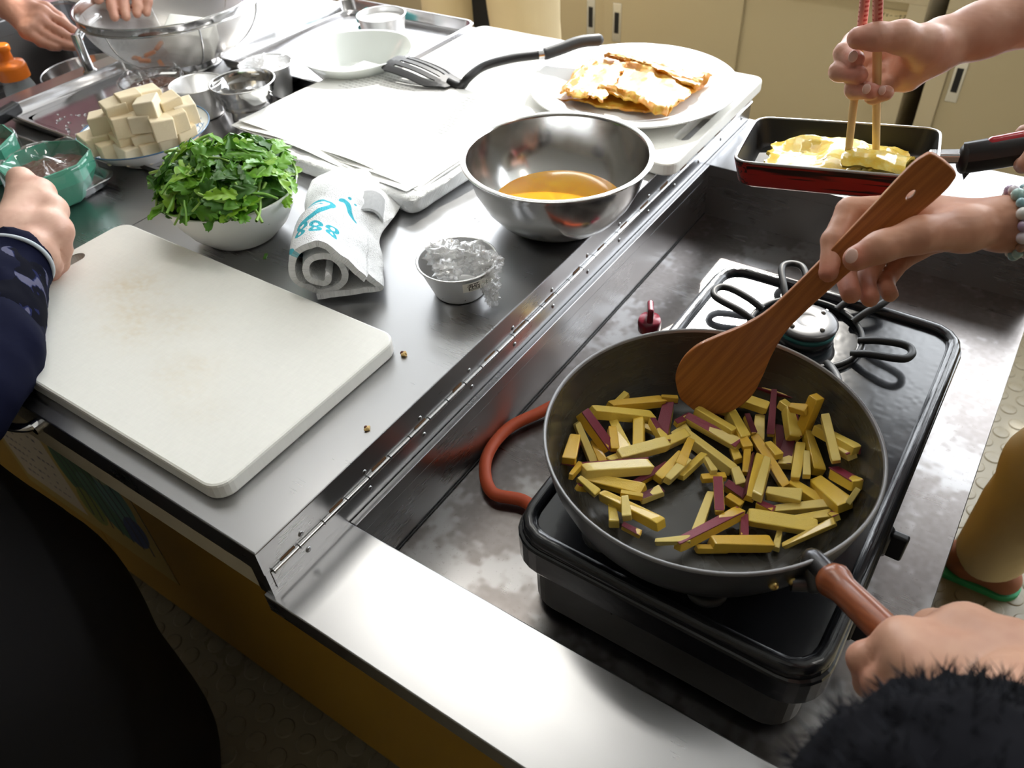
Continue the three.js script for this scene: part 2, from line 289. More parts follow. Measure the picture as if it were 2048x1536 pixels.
// ================================================================ low cupboards under the far windows
function cupboard(label, x0, x1, doors, handles) {
  const t = thing('sliding_door_cupboard', label, 'cupboard', V(0, 0, 0));
  obj('carcass', [box(x0, x1, 0.06, 0.62, -3.08, -2.63), box(x0, x1, 0.598, 0.66, -2.63, -2.585, 0.002), box(x0, x1, 0.05, 0.085, -2.63, -2.585, 0.002), box(x0, x0 + 0.05, 0.085, 0.598, -2.63, -2.585, 0.002), box(x1 - 0.05, x1, 0.085, 0.598, -2.63, -2.585, 0.002)], M.cabinetFrame, t);
  obj('top', box(x0 - 0.005, x1 + 0.005, 0.66, 0.69, -3.09, -2.57, 0.004), M.cabinetFrame, t);
  obj('plinth', box(x0, x1, 0, 0.05, -3.05, -2.64), M.black, t);
  doors.forEach(([a, b, back], i) => {
    const z = back ? -2.617 : -2.603, d = obj('door', box(a, b, 0.085, 0.598, z - 0.009, z + 0.006, 0.002), M.cabinet, t);
    for (const hx of handles[i] || []) {
      obj('handle', [box(hx - 0.017, hx + 0.017, 0.345, 0.475, z + 0.002, z + 0.0085, 0.002)], M.steelSatin, d);
      obj('handle_recess', box(hx - 0.009, hx + 0.009, 0.375, 0.445, z + 0.0075, z + 0.0095, 0.001), M.black, d);
    }
  });
  return t;
}
cupboard('beige sliding-door cupboard with upright recessed pulls behind the egg pan', -2.9, -0.392, [[-2.85, -1.9, 0], [-1.92, -1.43, 1], [-1.425, -0.925, 0], [-0.93, -0.442, 1]], [[], [-1.482], [-1.37], [-0.475]]);
cupboard('beige sliding-door cupboard beside a dark gap, behind the pan handle', -0.342, 1.6, [[-0.292, 0.4, 0], [0.39, 1.55, 1]], [[-0.262], []]);
{
  const note = canvasTexture(256, 128, (c, w, h) => { c.fillStyle = '#cfc09a'; c.fillRect(0, 0, w, h); c.strokeStyle = '#4a4232'; c.lineWidth = 5; c.lineCap = 'round';
    for (const s of [[20, 60, 40, 40], [34, 42, 30, 74], [52, 48, 66, 70], [70, 44, 58, 72], [84, 60, 104, 58], [128, 58, 150, 56], [172, 40, 172, 80], [160, 52, 186, 50], [198, 42, 226, 40], [212, 38, 204, 80], [200, 62, 230, 78]]) { c.beginPath(); c.moveTo(s[0], s[1]); c.lineTo(s[2], s[3]); c.stroke(); } });
  const c = onZ(1790, 33, -2.61);
  const g = new THREE.BoxGeometry(0.085, 0.035, 0.001); g.translate(c.x, c.y, -2.609);
  solo('name_label', g, std({ map: note, roughness: 0.8 }), 'small beige paper label with handwriting stuck on the cupboard door', 'label');
}

// ================================================================ work counter with sink
const TOP = 0.8, EDGE_X = -0.466, EDGE_Z = -0.214, FAR_Z = -1.42, LOW = 0.727, PIT = 0.632;
const SINK = { x0: -2.16, x1: -1.69, z0: -1.12, z1: -0.42 };
{
  const t = thing('work_counter', 'stainless steel work counter with sink above yellow cupboard panels', 'counter');
  const rect = (a, b, c, d) => [[a, d], [b, d], [b, c], [a, c]];
  const hole = roundRect(SINK.x0, SINK.x1, SINK.z0, SINK.z1, 0.05);
  obj('steel_top', [slab(rect(-2.4, EDGE_X, FAR_Z, EDGE_Z), TOP - 0.035, TOP, 0.0015, [hole])], M.steel, t);
  obj('top_seam', box(-1.0652, -1.0646, TOP - 0.0002, TOP + 0.0003, FAR_Z + 0.002, EDGE_Z - 0.002), M.iron, t);
  // sink basin: walls and floor with thickness
  const basin = (r, y0, y1) => { const pts = roundRect(SINK.x0 - r, SINK.x1 + r, SINK.z0 - r, SINK.z1 + r, 0.05 + r); return { pts, y0, y1 }; };
  const ring = (outer, inner, y0, y1) => slab(outer, y0, y1, 0, [inner]);
  obj('sink_basin', [ring(basin(0.004).pts, hole, 0.6, TOP - 0.035), slab(basin(0.004).pts, 0.59, 0.6)], M.steel, t);
  obj('sink_rim', ring(roundRect(SINK.x0 - 0.035, SINK.x1 + 0.045, SINK.z0 - 0.035, SINK.z1 + 0.035, 0.07), roundRect(SINK.x0 - 0.001, SINK.x1 + 0.001, SINK.z0 - 0.001, SINK.z1 + 0.001, 0.05), TOP, TOP + 0.006), M.steelSatin, t);
  // right edge: folded lip and the long rusty piano hinge
  obj('lip_plate', [box(EDGE_X - 0.02, EDGE_X, LOW - 0.002, TOP - 0.035, FAR_Z, EDGE_Z)], M.steel, t);
  const hinge = obj('hinge_leaf', [box(EDGE_X, EDGE_X + 0.0012, 0.764, 0.784, FAR_Z + 0.01, EDGE_Z - 0.006, 0.0004), box(EDGE_X, EDGE_X + 0.0012, 0.736, 0.762, FAR_Z + 0.01, EDGE_Z - 0.006, 0.0004)], M.steel, t);
  for (let z = EDGE_Z - 0.008, i = 0; z > FAR_Z + 0.02; z -= 0.034, i++) {
    obj('hinge_knuckle', bar(V(EDGE_X + 0.003, 0.763, z), V(EDGE_X + 0.003, 0.763, z - 0.0325), 0.0032, 10), M.steelSatin, hinge);
    if (i % 2 === 0) obj('hinge_rust', box(EDGE_X + 0.0008, EDGE_X + 0.0022, 0.7655, 0.7672 + 0.0015 * hash3(i, 3, 1), z - 0.03, z - 0.004 - 0.01 * hash3(i, 5, 2)), M.rust, hinge);
  }
  const screw = lathe([[0.0034, 0], [0.003, 0.0012], [0.0015, 0.0018], [0, 0.0019]], 12).rotateZ(-Math.PI / 2);
  for (let i = 0; i < 13; i++) { const z = -0.263 - i * 0.0925; obj('screw', screw, M.steel, t).position.set(EDGE_X + 0.001, 0.774, z); obj('screw', screw, M.steel, t).position.set(EDGE_X + 0.001, 0.746, z - 0.002); }
  // front: steel fascia, cream rail, yellow panels, kick recess
  obj('cream_rail', box(-2.4, EDGE_X - 0.001, LOW, TOP - 0.035, EDGE_Z - 0.03, EDGE_Z - 0.0005), M.cream, t);
  obj('front_panel', [box(-1.2, EDGE_X - 0.02, 0.1, LOW, -0.32, -0.3)], M.yellow, t);
  obj('front_panel', [box(-2.4, -1.203, 0.1, LOW, -0.32, -0.3)], M.yellow, t);
  obj('back_panel', box(-2.4, EDGE_X - 0.02, 0.1, LOW, -1.38, -1.36), M.cream, t);
  obj('side_panel', box(-2.4, -2.38, 0.1, LOW, -1.36, -0.32), M.cream, t);
  obj('under_rail', box(-2.4, EDGE_X - 0.02, LOW - 0.012, LOW, -0.32, EDGE_Z - 0.03), M.cream, t);
  obj('kick_board', box(-2.38, EDGE_X - 0.02, 0, 0.1, -1.33, -0.37), M.black, t);
  const pull = [onZ(0, 850, -0.19), onZ(85, 850, -0.2)];
  obj('drawer_pull', [tube([V(-0.99, 0.782, EDGE_Z), V(-0.985, 0.785, -0.197), V(-0.96, 0.787, -0.187), V(-0.9, 0.788, -0.184), V(-0.85, 0.787, -0.188), V(-0.828, 0.785, -0.199), V(-0.824, 0.782, EDGE_Z)], 0.0055, 40, 10), bar(V(-0.824, 0.782, -0.2035), V(-0.824, 0.782, EDGE_Z), 0.009), bar(V(-0.99, 0.782, -0.2035), V(-0.99, 0.782, EDGE_Z), 0.009)], M.chrome, t);
}
// picture sheet stuck on the cupboard front
{
  const tex = canvasTexture(512, 384, (c, w, h) => {
    c.fillStyle = '#b7a05f'; c.fillRect(0, 0, w, h); c.fillStyle = '#c9bfb0'; c.fillRect(20, 20, 220, 330); c.fillStyle = '#4b4560';
    for (let r = 0; r < 9; r++) for (let k = 0; k < 12; k++) if (hash3(r, k, 4) > 0.3) c.fillRect(34 + k * 16, 40 + r * 34, 5 + 8 * hash3(k, r, 9), 3 + 5 * hash3(r, k, 2));
    const blob = (x, y, a, b, t, col) => { c.fillStyle = col; c.beginPath(); c.ellipse(x, y, a, b, t, 0, 7); c.fill(); };
    blob(330, 150, 70, 110, 0.3, '#3f6b52'); blob(380, 230, 60, 90, -0.4, '#4f7a68'); blob(440, 170, 50, 80, 0.1, '#5f8f92'); blob(450, 260, 34, 60, 0.5, '#3d4f86'); blob(300, 280, 40, 60, 0.2, '#7d8a4a'); blob(420, 110, 30, 24, 0, '#8d9a7a');
    c.strokeStyle = '#2c3346'; c.lineWidth = 5; for (let i = 0; i < 7; i++) { c.beginPath(); c.moveTo(270 + i * 30, 70 + 20 * (i % 3)); c.bezierCurveTo(290 + i * 26, 160, 300 + i * 30, 200, 280 + i * 32, 320); c.stroke(); }
  });
  const g = new THREE.BoxGeometry(0.46, 0.34, 0.001).translate(-1.2, 0.4, -0.2993);
  solo('picture_sheet', g, std({ map: tex, roughness: 0.6 }), 'faded picture sheet with green drawing and handwriting on the yellow cupboard front', 'poster');
}

// ================================================================ lower cooking counter with the sunken stove bay
{
  const t = thing('cooking_counter', 'lower stainless steel cooking counter with sunken stove bay', 'counter');
  const RX = 0.0746, NZ = -0.3215, FZ = -1.222;
  obj('front_strip', metricUV(box(EDGE_X - 0.012, RX + 0.004, LOW - 0.028, LOW, NZ, EDGE_Z + 0.004, 0.0015)), M.steel, t);
  obj('left_strip', box(EDGE_X + 0.0005, -0.4565, LOW - 0.02, LOW, FZ, NZ, 0.001), M.steel, t);
  obj('far_strip', box(EDGE_X + 0.0005, RX, LOW - 0.02, LOW, FAR_Z, FZ, 0.001), M.steel, t);
  obj('bay_wall', box(EDGE_X + 0.0005, -0.4565, PIT, LOW - 0.02, FZ, NZ), M.steel, t);
  obj('bay_wall', box(EDGE_X + 0.0005, RX, PIT, LOW - 0.02, FZ - 0.012, FZ), M.steel, t);
  obj('bay_wall', box(EDGE_X + 0.0005, RX, PIT, LOW - 0.028, NZ, NZ + 0.01), M.steel, t);
  obj('bay_floor', box(EDGE_X + 0.0005, RX, PIT - 0.02, PIT, FZ - 0.012, NZ + 0.01, 0.001), M.stainedShadedSteel, t);
  obj('bay_seam', bar(V(-0.4555, PIT + 0.001, FZ), V(-0.4555, PIT + 0.001, NZ), 0.0014, 6), M.iron, t);
  obj('front_panel', box(EDGE_X - 0.02, RX - 0.01, 0.1, LOW - 0.028, -0.32, -0.3), M.yellow, t);
  obj('side_panel', box(RX - 0.03, RX - 0.01, 0.1, PIT - 0.02, FAR_Z + 0.02, -0.33), M.yellow, t);
  obj('back_panel', box(EDGE_X - 0.02, RX - 0.01, 0.1, PIT - 0.02, FAR_Z, FAR_Z + 0.02), M.cream, t);
  obj('kick_board', box(EDGE_X - 0.02, RX - 0.05, 0, 0.1, -1.36, -0.37), M.black, t);
}

// ================================================================ two-burner gas stove
const STOVE = { x0: -0.302, x1: 0.008, z0: -0.912, z1: -0.378, top: 0.768 };
{
  const t = thing('gas_stove', 'black enamel two-burner table gas stove in the sunken bay', 'stove');
  const { x0, x1, z0, z1, top } = STOVE;
  const outline = (i, r) => roundRect(x0 + i, x1 - i, z0 + i, z1 - i, r);
  // rim of the top plate: raised rounded bead, plate a little lower inside
  const bead = outline(0.009, 0.03).map(([x, z]) => V(x, top - 0.006, z));
  obj('top_plate', [slab(outline(0.004, 0.034), top - 0.022, top - 0.006, 0.003), tube(bead, 0.008, 120, 10, true)], M.enamel, t);
  obj('skirt', slab(outline(0.002, 0.034), top - 0.05, top - 0.012, 0.004), M.enamel, t);
  obj('body', [slab(outline(0.014, 0.03), PIT + 0.012, top - 0.048, 0.003)], std({ color: rgb(0.05, 0.045, 0.04), roughness: 0.55, roughnessMap: tiled(blotchTex, 4, 4) }), t);
  for (const [x, z] of [[x0 + 0.04, z0 + 0.04], [x1 - 0.04, z0 + 0.04], [x0 + 0.04, z1 - 0.04], [x1 - 0.04, z1 - 0.04]]) obj('foot', lathe([[0.012, 0], [0.014, 0.014], [0, 0.014]], 14).translate(x, PIT, z), M.blackPlastic, t);
  for (const z of [-0.62, -0.505]) {
    const k = obj('knob', lathe([[0.019, 0], [0.019, 0.014], [0.016, 0.018], [0, 0.018]], 6).rotateZ(-Math.PI / 2).translate(x1 - 0.012, 0.69, z), M.blackPlastic, t);
    obj('knob_grip', box(x1 + 0.004, x1 + 0.022, 0.672, 0.708, z - 0.005, z + 0.005, 0.003), M.blackPlastic, k);
  }
  // burners with trivets
  const flatTop = top - 0.006;
  for (const cz of [-0.5, -0.815]) {
    const cx = -0.158;
    const pan = obj('drip_pan', lathe([[0.012, flatTop - 0.004], [0.058, flatTop - 0.002], [0.066, flatTop + 0.0025], [0.07, flatTop + 0.001], [0.071, flatTop - 0.001]], 48).translate(cx, 0, cz), std({ color: rgb(0.05, 0.05, 0.052), roughness: 0.35, metalness: 0.6, roughnessMap: tiled(blotchTex, 3, 3) }), t);
    const b = obj('burner', lathe([[0, flatTop - 0.002], [0.034, flatTop - 0.002], [0.034, flatTop + 0.006], [0.031, flatTop + 0.008], [0.031, flatTop + 0.014], [0.035, flatTop + 0.016], [0.036, flatTop + 0.02], [0.031, flatTop + 0.023], [0.016, flatTop + 0.0245], [0.013, flatTop + 0.0215], [0, flatTop + 0.0215]], 48).translate(cx, 0, cz), phys({ color: rgb(0.09, 0.09, 0.092), metalness: 0.7, roughness: 0.3 }), t);
    for (let i = 0; i < 4; i++) { const a = 0.5 + i * Math.PI / 2; obj('cap_stud', new THREE.SphereGeometry(0.0032, 10, 6).translate(cx + 0.024 * Math.cos(a), flatTop + 0.0238, cz + 0.024 * Math.sin(a)), M.steelSatin, b); }
    obj('port_ring', lathe([[0.0318, flatTop + 0.0075], [0.0345, flatTop + 0.009], [0.0345, flatTop + 0.0135], [0.0318, flatTop + 0.0145]], 40).translate(cx, 0, cz), std({ color: rgb(0.05, 0.2, 0.2), roughness: 0.5, metalness: 0.4 }), b);
    for (const a of [2.1, 5.0]) obj('electrode', bar(V(cx + 0.042 * Math.cos(a), flatTop, cz + 0.042 * Math.sin(a)), V(cx + 0.04 * Math.cos(a), flatTop + 0.016, cz + 0.04 * Math.sin(a)), 0.002), M.steelSatin, t);
    const trivet = obj('trivet', new THREE.TorusGeometry(0.066, 0.0032, 8, 64).rotateX(Math.PI / 2).translate(cx, flatTop + 0.005, cz), M.iron, t);
    for (let i = 0; i < 6; i++) {   // six arms, each a closed loop standing on edge, splayed in pairs like the photo's
      const a = i * Math.PI / 3 + 0.02, dir = V(Math.cos(a), 0, Math.sin(a)), side = V(-Math.sin(a), 0, Math.cos(a));
      const pt = (r, s, y) => V(cx, flatTop + y, cz).addScaledVector(dir, r).addScaledVector(side, s);
      const loop = [pt(0.06, -0.014, 0.006), pt(0.078, -0.0145, 0.014), pt(0.106, -0.0145, 0.0205), pt(0.116, -0.0105, 0.0215), pt(0.12, 0, 0.0218), pt(0.116, 0.0105, 0.0215), pt(0.106, 0.0145, 0.0205), pt(0.078, 0.0145, 0.014), pt(0.06, 0.014, 0.006)];
      obj('trivet_arm', tube(loop, 0.0046, 44, 8), M.iron, trivet);
    }
  }
}
// gas cock and hose
{
  const c = V(-0.366, PIT, -0.822);
  const t = thing('gas_cock', 'brass gas cock with a dark red tap knob beside the stove', 'gas tap', c);
  obj('base', [lathe([[0.017, 0], [0.017, 0.012], [0.012, 0.02], [0.01, 0.022], [0, 0.022]], 20), box(-0.03, 0.03, 0.002, 0.016, -0.012, 0.012, 0.004)], M.blackPlastic, t);
  obj('stem', lathe([[0.0105, 0.02], [0.0105, 0.034], [0.0085, 0.037], [0.0085, 0.046], [0, 0.046]], 20), M.brass, t);
  obj('nozzle', bar(V(0, 0.028, 0), V(-0.012, 0.026, 0.04), 0.0065), M.brass, t);
  const red = phys({ color: rgb(0.2, 0.012, 0.03), roughness: 0.25, clearcoat: 0.4 });
  obj('tap_knob', [lathe([[0.009, 0.044], [0.0155, 0.049], [0.0165, 0.062], [0.0145, 0.069], [0, 0.07]], 24), box(-0.0045, 0.0045, 0.066, 0.092, -0.0135, 0.0135, 0.004).rotateY(0.5)], red, t);
  const hose = [V(-0.378, PIT + 0.026, -0.78), V(-0.392, PIT + 0.024, -0.74), V(-0.405, PIT + 0.02, -0.68), onY(1085, 822, PIT + 0.012), onY(1015, 858, PIT + 0.012), onY(972, 920, PIT + 0.012), onY(985, 985, PIT + 0.012), onY(1050, 1003, PIT + 0.012), V(-0.3, PIT + 0.02, -0.47), V(-0.26, PIT + 0.03, -0.45)];
  solo('gas_hose', tube(hose, 0.0078, 90, 14), std({ color: rgb(0.5, 0.075, 0.02), roughness: 0.6 }), 'orange rubber gas hose looping out beside the stove', 'hose');
}

// ================================================================ frying pan with sweet potato sticks
const PAN = { c: V(-0.156, 0, -0.501), bottom: 0.789, inner: 0.7935, rim: 0.868, r: 0.149 };
const panWall = [[0, 0.7935], [0.1, 0.7938], [0.113, 0.7965], [0.123, 0.804], [0.133, 0.82], [0.141, 0.84], [0.1455, 0.86], [0.1465, 0.867]];
function panHeight(r) { for (let i = 1; i < panWall.length; i++) if (r <= panWall[i][0]) return lerp(panWall[i - 1][1], panWall[i][1], (r - panWall[i - 1][0]) / (panWall[i][0] - panWall[i - 1][0])); return panWall[panWall.length - 1][1]; }
{
  const t = thing('frying_pan', 'large dark nonstick frying pan with a brown wooden handle on the stove', 'frying pan', V(PAN.c.x, 0, PAN.c.z));
  const coat = phys({ color: rgb(0.052, 0.049, 0.042), roughness: 0.44, roughnessMap: tiled(blotchTex, 4, 4), clearcoat: 0.15 });
  obj('coating', lathe(panWall, 96), coat, t);
  obj('shell', lathe([[0, PAN.bottom], [0.1, PAN.bottom], [0.115, 0.792], [0.126, 0.801], [0.136, 0.818], [0.1445, 0.84], [0.1488, 0.86], [0.1495, 0.8665]], 96), phys({ color: rgb(0.02, 0.02, 0.022), roughness: 0.35 }), t);
  obj('rim', lathe([[0.1465, 0.867], [0.1472, 0.8695], [0.1488, 0.8704], [0.1502, 0.869], [0.1495, 0.8663]], 96), phys({ color: rgb(0.3, 0.3, 0.31), metalness: 0.55, roughness: 0.42 }), t);
  const W = onY(1658, 1152, 0.866).sub(t.position), E = onY(1850, 1338, 0.897).sub(t.position), d = E.clone().sub(W).normalize();
  const a = Math.atan2(W.z, W.x), S = V(0.143 * Math.cos(a), 0.842, 0.143 * Math.sin(a));
  const side = V(-Math.sin(a), 0, Math.cos(a));
  const bracketPath = curve([S, S.clone().add(V(0.014 * Math.cos(a), 0.004, 0.014 * Math.sin(a))), W.clone().addScaledVector(d, -0.022), W.clone().addScaledVector(d, 0.004)]);
  const br = new THREE.TubeGeometry(bracketPath, 24, 0.009, 12);
  obj('handle_bracket', [br, ...[-1, 1].map((s) => bar(S.clone().addScaledVector(side, s * 0.016).add(V(0.002 * Math.cos(a), 0, 0.002 * Math.sin(a))), S.clone().add(V(0.01 * Math.cos(a), 0, 0.01 * Math.sin(a))), 0.007))], phys({ color: rgb(0.09, 0.09, 0.095), metalness: 0.7, roughness: 0.28 }), t);
  for (const s of [-1, 1]) { const q = a + 0.16 + s * 0.055; obj('rivet', new THREE.SphereGeometry(0.0042, 12, 8).translate(0.1462 * Math.cos(q), 0.845, 0.1462 * Math.sin(q)), M.brass, t); }
  const L = E.distanceTo(W), prof = []; for (let i = 0; i <= 20; i++) { const s = i / 20; prof.push([0.0105 + 0.0035 * Math.exp(-((s - 0.06) ** 2) / 0.004) + 0.0012 * Math.sin(s * 3.1), s * L]); }
  const wood = lathe([[0, 0], [0.008, 0], ...prof, [0.009, L + 0.004], [0, L + 0.006]], 24);
  wood.applyQuaternion(new THREE.Quaternion().setFromUnitVectors(V(0, 1, 0), d)).translate(W.x, W.y, W.z);
  obj('handle', wood, phys({ color: rgb(0.36, 0.1, 0.035), roughness: 0.3, map: tiled(woodTex, 1, 0.5, Math.PI / 2), clearcoat: 0.4, clearcoatRoughness: 0.25 }), t);
  var HANDLE = { W: W.clone().add(t.position), E: E.clone().add(t.position), d };
}
{
  const R0 = rng(71);
  const flesh = [[0.86, 0.58, 0.06], [0.88, 0.64, 0.1], [0.82, 0.5, 0.04], [0.88, 0.68, 0.18]].map((c) => phys({ color: rgb(...c), roughness: 0.3, clearcoat: 0.6, clearcoatRoughness: 0.12, bumpMap: grainTex, bumpScale: 0.0005 }));
  const skins = [[0.2, 0.016, 0.04], [0.28, 0.025, 0.055], [0.13, 0.01, 0.026]].map((c) => phys({ color: rgb(...c), roughness: 0.36, clearcoat: 0.15, clearcoatRoughness: 0.25, bumpMap: grainTex, bumpScale: 0.0006 }));
  const stickShapes = [], skinShapes = [];
  for (let v = 0; v < 7; v++) {   // unit sticks: length 1 along x, width 1 along z, height 1 along y, knife-cut ends and a slight taper
    const q = rng(200 + v), t0 = 0.55 + 0.4 * q(), t1 = 0.8 + 0.2 * q(), sk = (q() - 0.5) * 0.05, b = (q() - 0.5) * 0.2;
    const warp = (p) => { const s = p.x + 0.5, w = lerp(t0, t1, s), h = lerp(1, 0.8 + 0.2 * t0, s); return V(p.x + p.z * sk * 0.8, p.y * h + b * (s - 0.5) ** 2, p.z * w); };
    const g = new RoundedBoxGeometry(1, 1, 1, 3, 0.1); stickShapes.push(displace(g, (p) => { const w = warp(p), e = Math.abs(p.x) > 0.3 ? 1 : 0; return V(w.x + e * 0.05 * (p.y + p.z) * Math.sin(v * 2.3), w.y + 0.05 * noise3(p.x * 3 + v * 7, p.y * 2, p.z * 2), w.z + 0.06 * noise3(p.x * 3, p.y * 2 + v * 5, p.z * 2)); }));
    const k = new RoundedBoxGeometry(0.995, 0.14, 0.97, 2, 0.03); k.translate(0, 0.46, 0); skinShapes.push(displace(k, (p) => warp(V(p.x, p.y + 0.04 * Math.sin(p.x * 9), p.z))));
  }
  // [x1, y1, x2, y2, width, skin] as read off a 2.844x enlargement of the pan
  const sticks = [[520, 450, 470, 500, 50, 0], [430, 520, 715, 490, 70, 0], [330, 550, 650, 580, 70, 0], [270, 560, 420, 760, 80, 1], [240, 620, 330, 840, 55, 0], [230, 700, 190, 830, 90, 0], [450, 610, 520, 790, 80, 0], [590, 600, 590, 760, 80, 0], [760, 520, 720, 690, 85, 1], [330, 720, 390, 850, 60, 0], [420, 830, 710, 730, 60, 0], [280, 890, 640, 860, 90, 2], [480, 850, 740, 780, 80, 0], [300, 930, 610, 1000, 80, 0], [205, 920, 260, 850, 40, 0], [390, 1030, 710, 1190, 70, 0], [600, 1050, 720, 1000, 60, 1], [440, 1090, 450, 1190, 60, 0], [510, 1080, 520, 1190, 60, 0], [500, 1200, 600, 1250, 40, 1], [560, 970, 750, 860, 50, 1], [700, 930, 830, 800, 70, 0], [750, 950, 860, 840, 60, 0], [880, 720, 820, 860, 70, 0], [850, 680, 1120, 880, 80, 0], [830, 920, 960, 800, 50, 2], [870, 590, 1150, 740, 70, 1], [920, 560, 1120, 680, 70, 0], [780, 690, 870, 650, 60, 0], [730, 740, 860, 680, 70, 0], [800, 620, 880, 580, 50, 1], [1110, 560, 1190, 700, 75, 0], [1280, 580, 1270, 720, 75, 0], [1200, 590, 1240, 690, 40, 1], [1360, 440, 1340, 680, 50, 1], [1170, 480, 1320, 530, 80, 0], [1250, 400, 1510, 480, 70, 2], [1340, 390, 1460, 420, 40, 0], [1400, 500, 1480, 560, 70, 0], [1440, 540, 1470, 700, 80, 2], [1380, 640, 1390, 780, 60, 1], [1600, 470, 1520, 660, 80, 0], [1600, 650, 1820, 770, 70, 2], [1690, 740, 1800, 800, 60, 1], [1620, 680, 1680, 930, 60, 0], [1550, 680, 1610, 890, 70, 0], [1510, 740, 1480, 930, 60, 0], [1540, 800, 1540, 930, 50, 0], [1450, 730, 1420, 860, 90, 1], [1250, 700, 1420, 970, 60, 0], [1210, 740, 1200, 900, 50, 0], [1270, 810, 1220, 1040, 70, 2], [1310, 890, 1250, 1090, 60, 0], [1140, 880, 1170, 970, 70, 0], [950, 930, 1080, 920, 50, 0], [1040, 940, 1050, 1120, 60, 1], [1090, 970, 1200, 1040, 60, 1], [1090, 1040, 1170, 1090, 60, 0], [1000, 1020, 920, 1230, 60, 0], [1320, 1010, 1510, 1040, 80, 0], [1450, 960, 1650, 1080, 70, 0], [1600, 950, 1760, 1090, 120, 0], [1700, 900, 1830, 970, 80, 1], [1830, 1000, 1790, 1060, 20, 0], [1360, 1110, 1690, 1080, 60, 0], [1440, 1170, 1680, 1140, 50, 0], [1220, 1150, 1590, 1210, 90, 0], [1420, 1310, 1700, 1180, 40, 0], [1395, 1230, 1370, 1330, 40, 0], [1010, 1300, 1330, 1300, 80, 0], [820, 1310, 1160, 1130, 70, 1], [690, 1290, 880, 1280, 40, 0], [920, 1330, 1090, 1330, 40, 0], [1190, 1150, 1190, 1270, 50, 1], [1270, 1080, 1350, 1115, 50, 1], [970, 830, 1015, 905, 40, 0], [1120, 750, 1155, 830, 60, 0], [1660, 1130, 1715, 1155, 40, 1], [720, 475, 810, 480, 45, 0], [240, 980, 330, 990, 25, 1], [250, 1000, 350, 1085, 50, 0], [630, 640, 690, 665, 45, 0], [435, 670, 450, 790, 55, 0], [490, 1015, 610, 1035, 25, 0], [1000, 520, 1130, 560, 60, 0], [1040, 480, 1200, 500, 60, 2], [1430, 620, 1520, 640, 60, 0], [1150, 640, 1210, 760, 60, 0], [660, 640, 740, 760, 55, 1], [1320, 760, 1380, 830, 60, 0]];
  const yellowLabel = 'yellow cut stick of sweet potato frying in the dark pan', purpleLabel = 'sweet potato stick showing its purple skin upward in the dark pan';
  const placed = [];
  sticks.forEach(([x1, y1, x2, y2, w, s], i) => {
    const A = [1070 + x1 * 0.35156, 630 + y1 * 0.35156], B = [1070 + x2 * 0.35156, 630 + y2 * 0.35156];
    const layer = 0.006 + 0.0032 * (i % 4) + 0.0015 * R0();
    const rest = (p) => { let y = 0.802, q; for (let k = 0; k < 8; k++) { q = onY(p[0], p[1], y); y = lerp(y, panHeight(Math.min(0.143, Math.hypot(q.x - PAN.c.x, q.z - PAN.c.z) + 0.004)) + layer, 0.7); } return onY(p[0], p[1], y); };
    const a = rest(A), b = rest(B), mid = a.clone().add(b).multiplyScalar(0.5);
    for (const o of placed) { const dd = Math.hypot(o.x - mid.x, o.z - mid.z); if (dd < 0.012 && mid.y - o.y < 0.0055) { const up = (o.y + 0.0055 - mid.y); mid.y += up; a.y += up; b.y += up; } }
    placed.push(mid);
    const len = Math.max(0.016, a.distanceTo(b) * 1.06), wide = clamp(w * 0.35156 * 0.78 / 1609, 0.006, 0.019), tall = clamp(wide * (0.75 + 0.25 * R0()), 0.0065, 0.0115);
    const x = b.clone().sub(a).normalize(), tiltAmount = (R0() - 0.5) * 0.5, up0 = V(0, 1, 0).addScaledVector(V(-x.z, 0, x.x), tiltAmount), z = x.clone().cross(up0).normalize(), y = z.clone().cross(x).normalize();
    const variant = Math.floor(R0() * 7);
    const m = obj('sweet_potato_stick', stickShapes[variant], flesh[Math.floor(R0() * 4)]);
    tag(m, [yellowLabel, purpleLabel, 'yellow sweet potato stick edged with a side strip of purple skin'][s], 'sweet potato', ['yellow sticks in the pan', 'purple-skinned sticks in the pan', 'purple-edged sticks in the pan'][s]);
    m.matrixAutoUpdate = true; m.quaternion.setFromRotationMatrix(new THREE.Matrix4().makeBasis(x, y, z)); m.position.copy(mid); m.scale.set(len, tall, wide);
    if (s) { const k = obj('skin', skinShapes[variant], skins[Math.floor(R0() * 3)], m); if (s === 2) { k.rotation.x = R0() < 0.5 ? Math.PI / 2 : -Math.PI / 2; } }
    else if (R0() < 0.35) { const k = obj('skin', skinShapes[variant], skins[Math.floor(R0() * 3)], m); k.rotation.x = Math.PI; }
  });
}

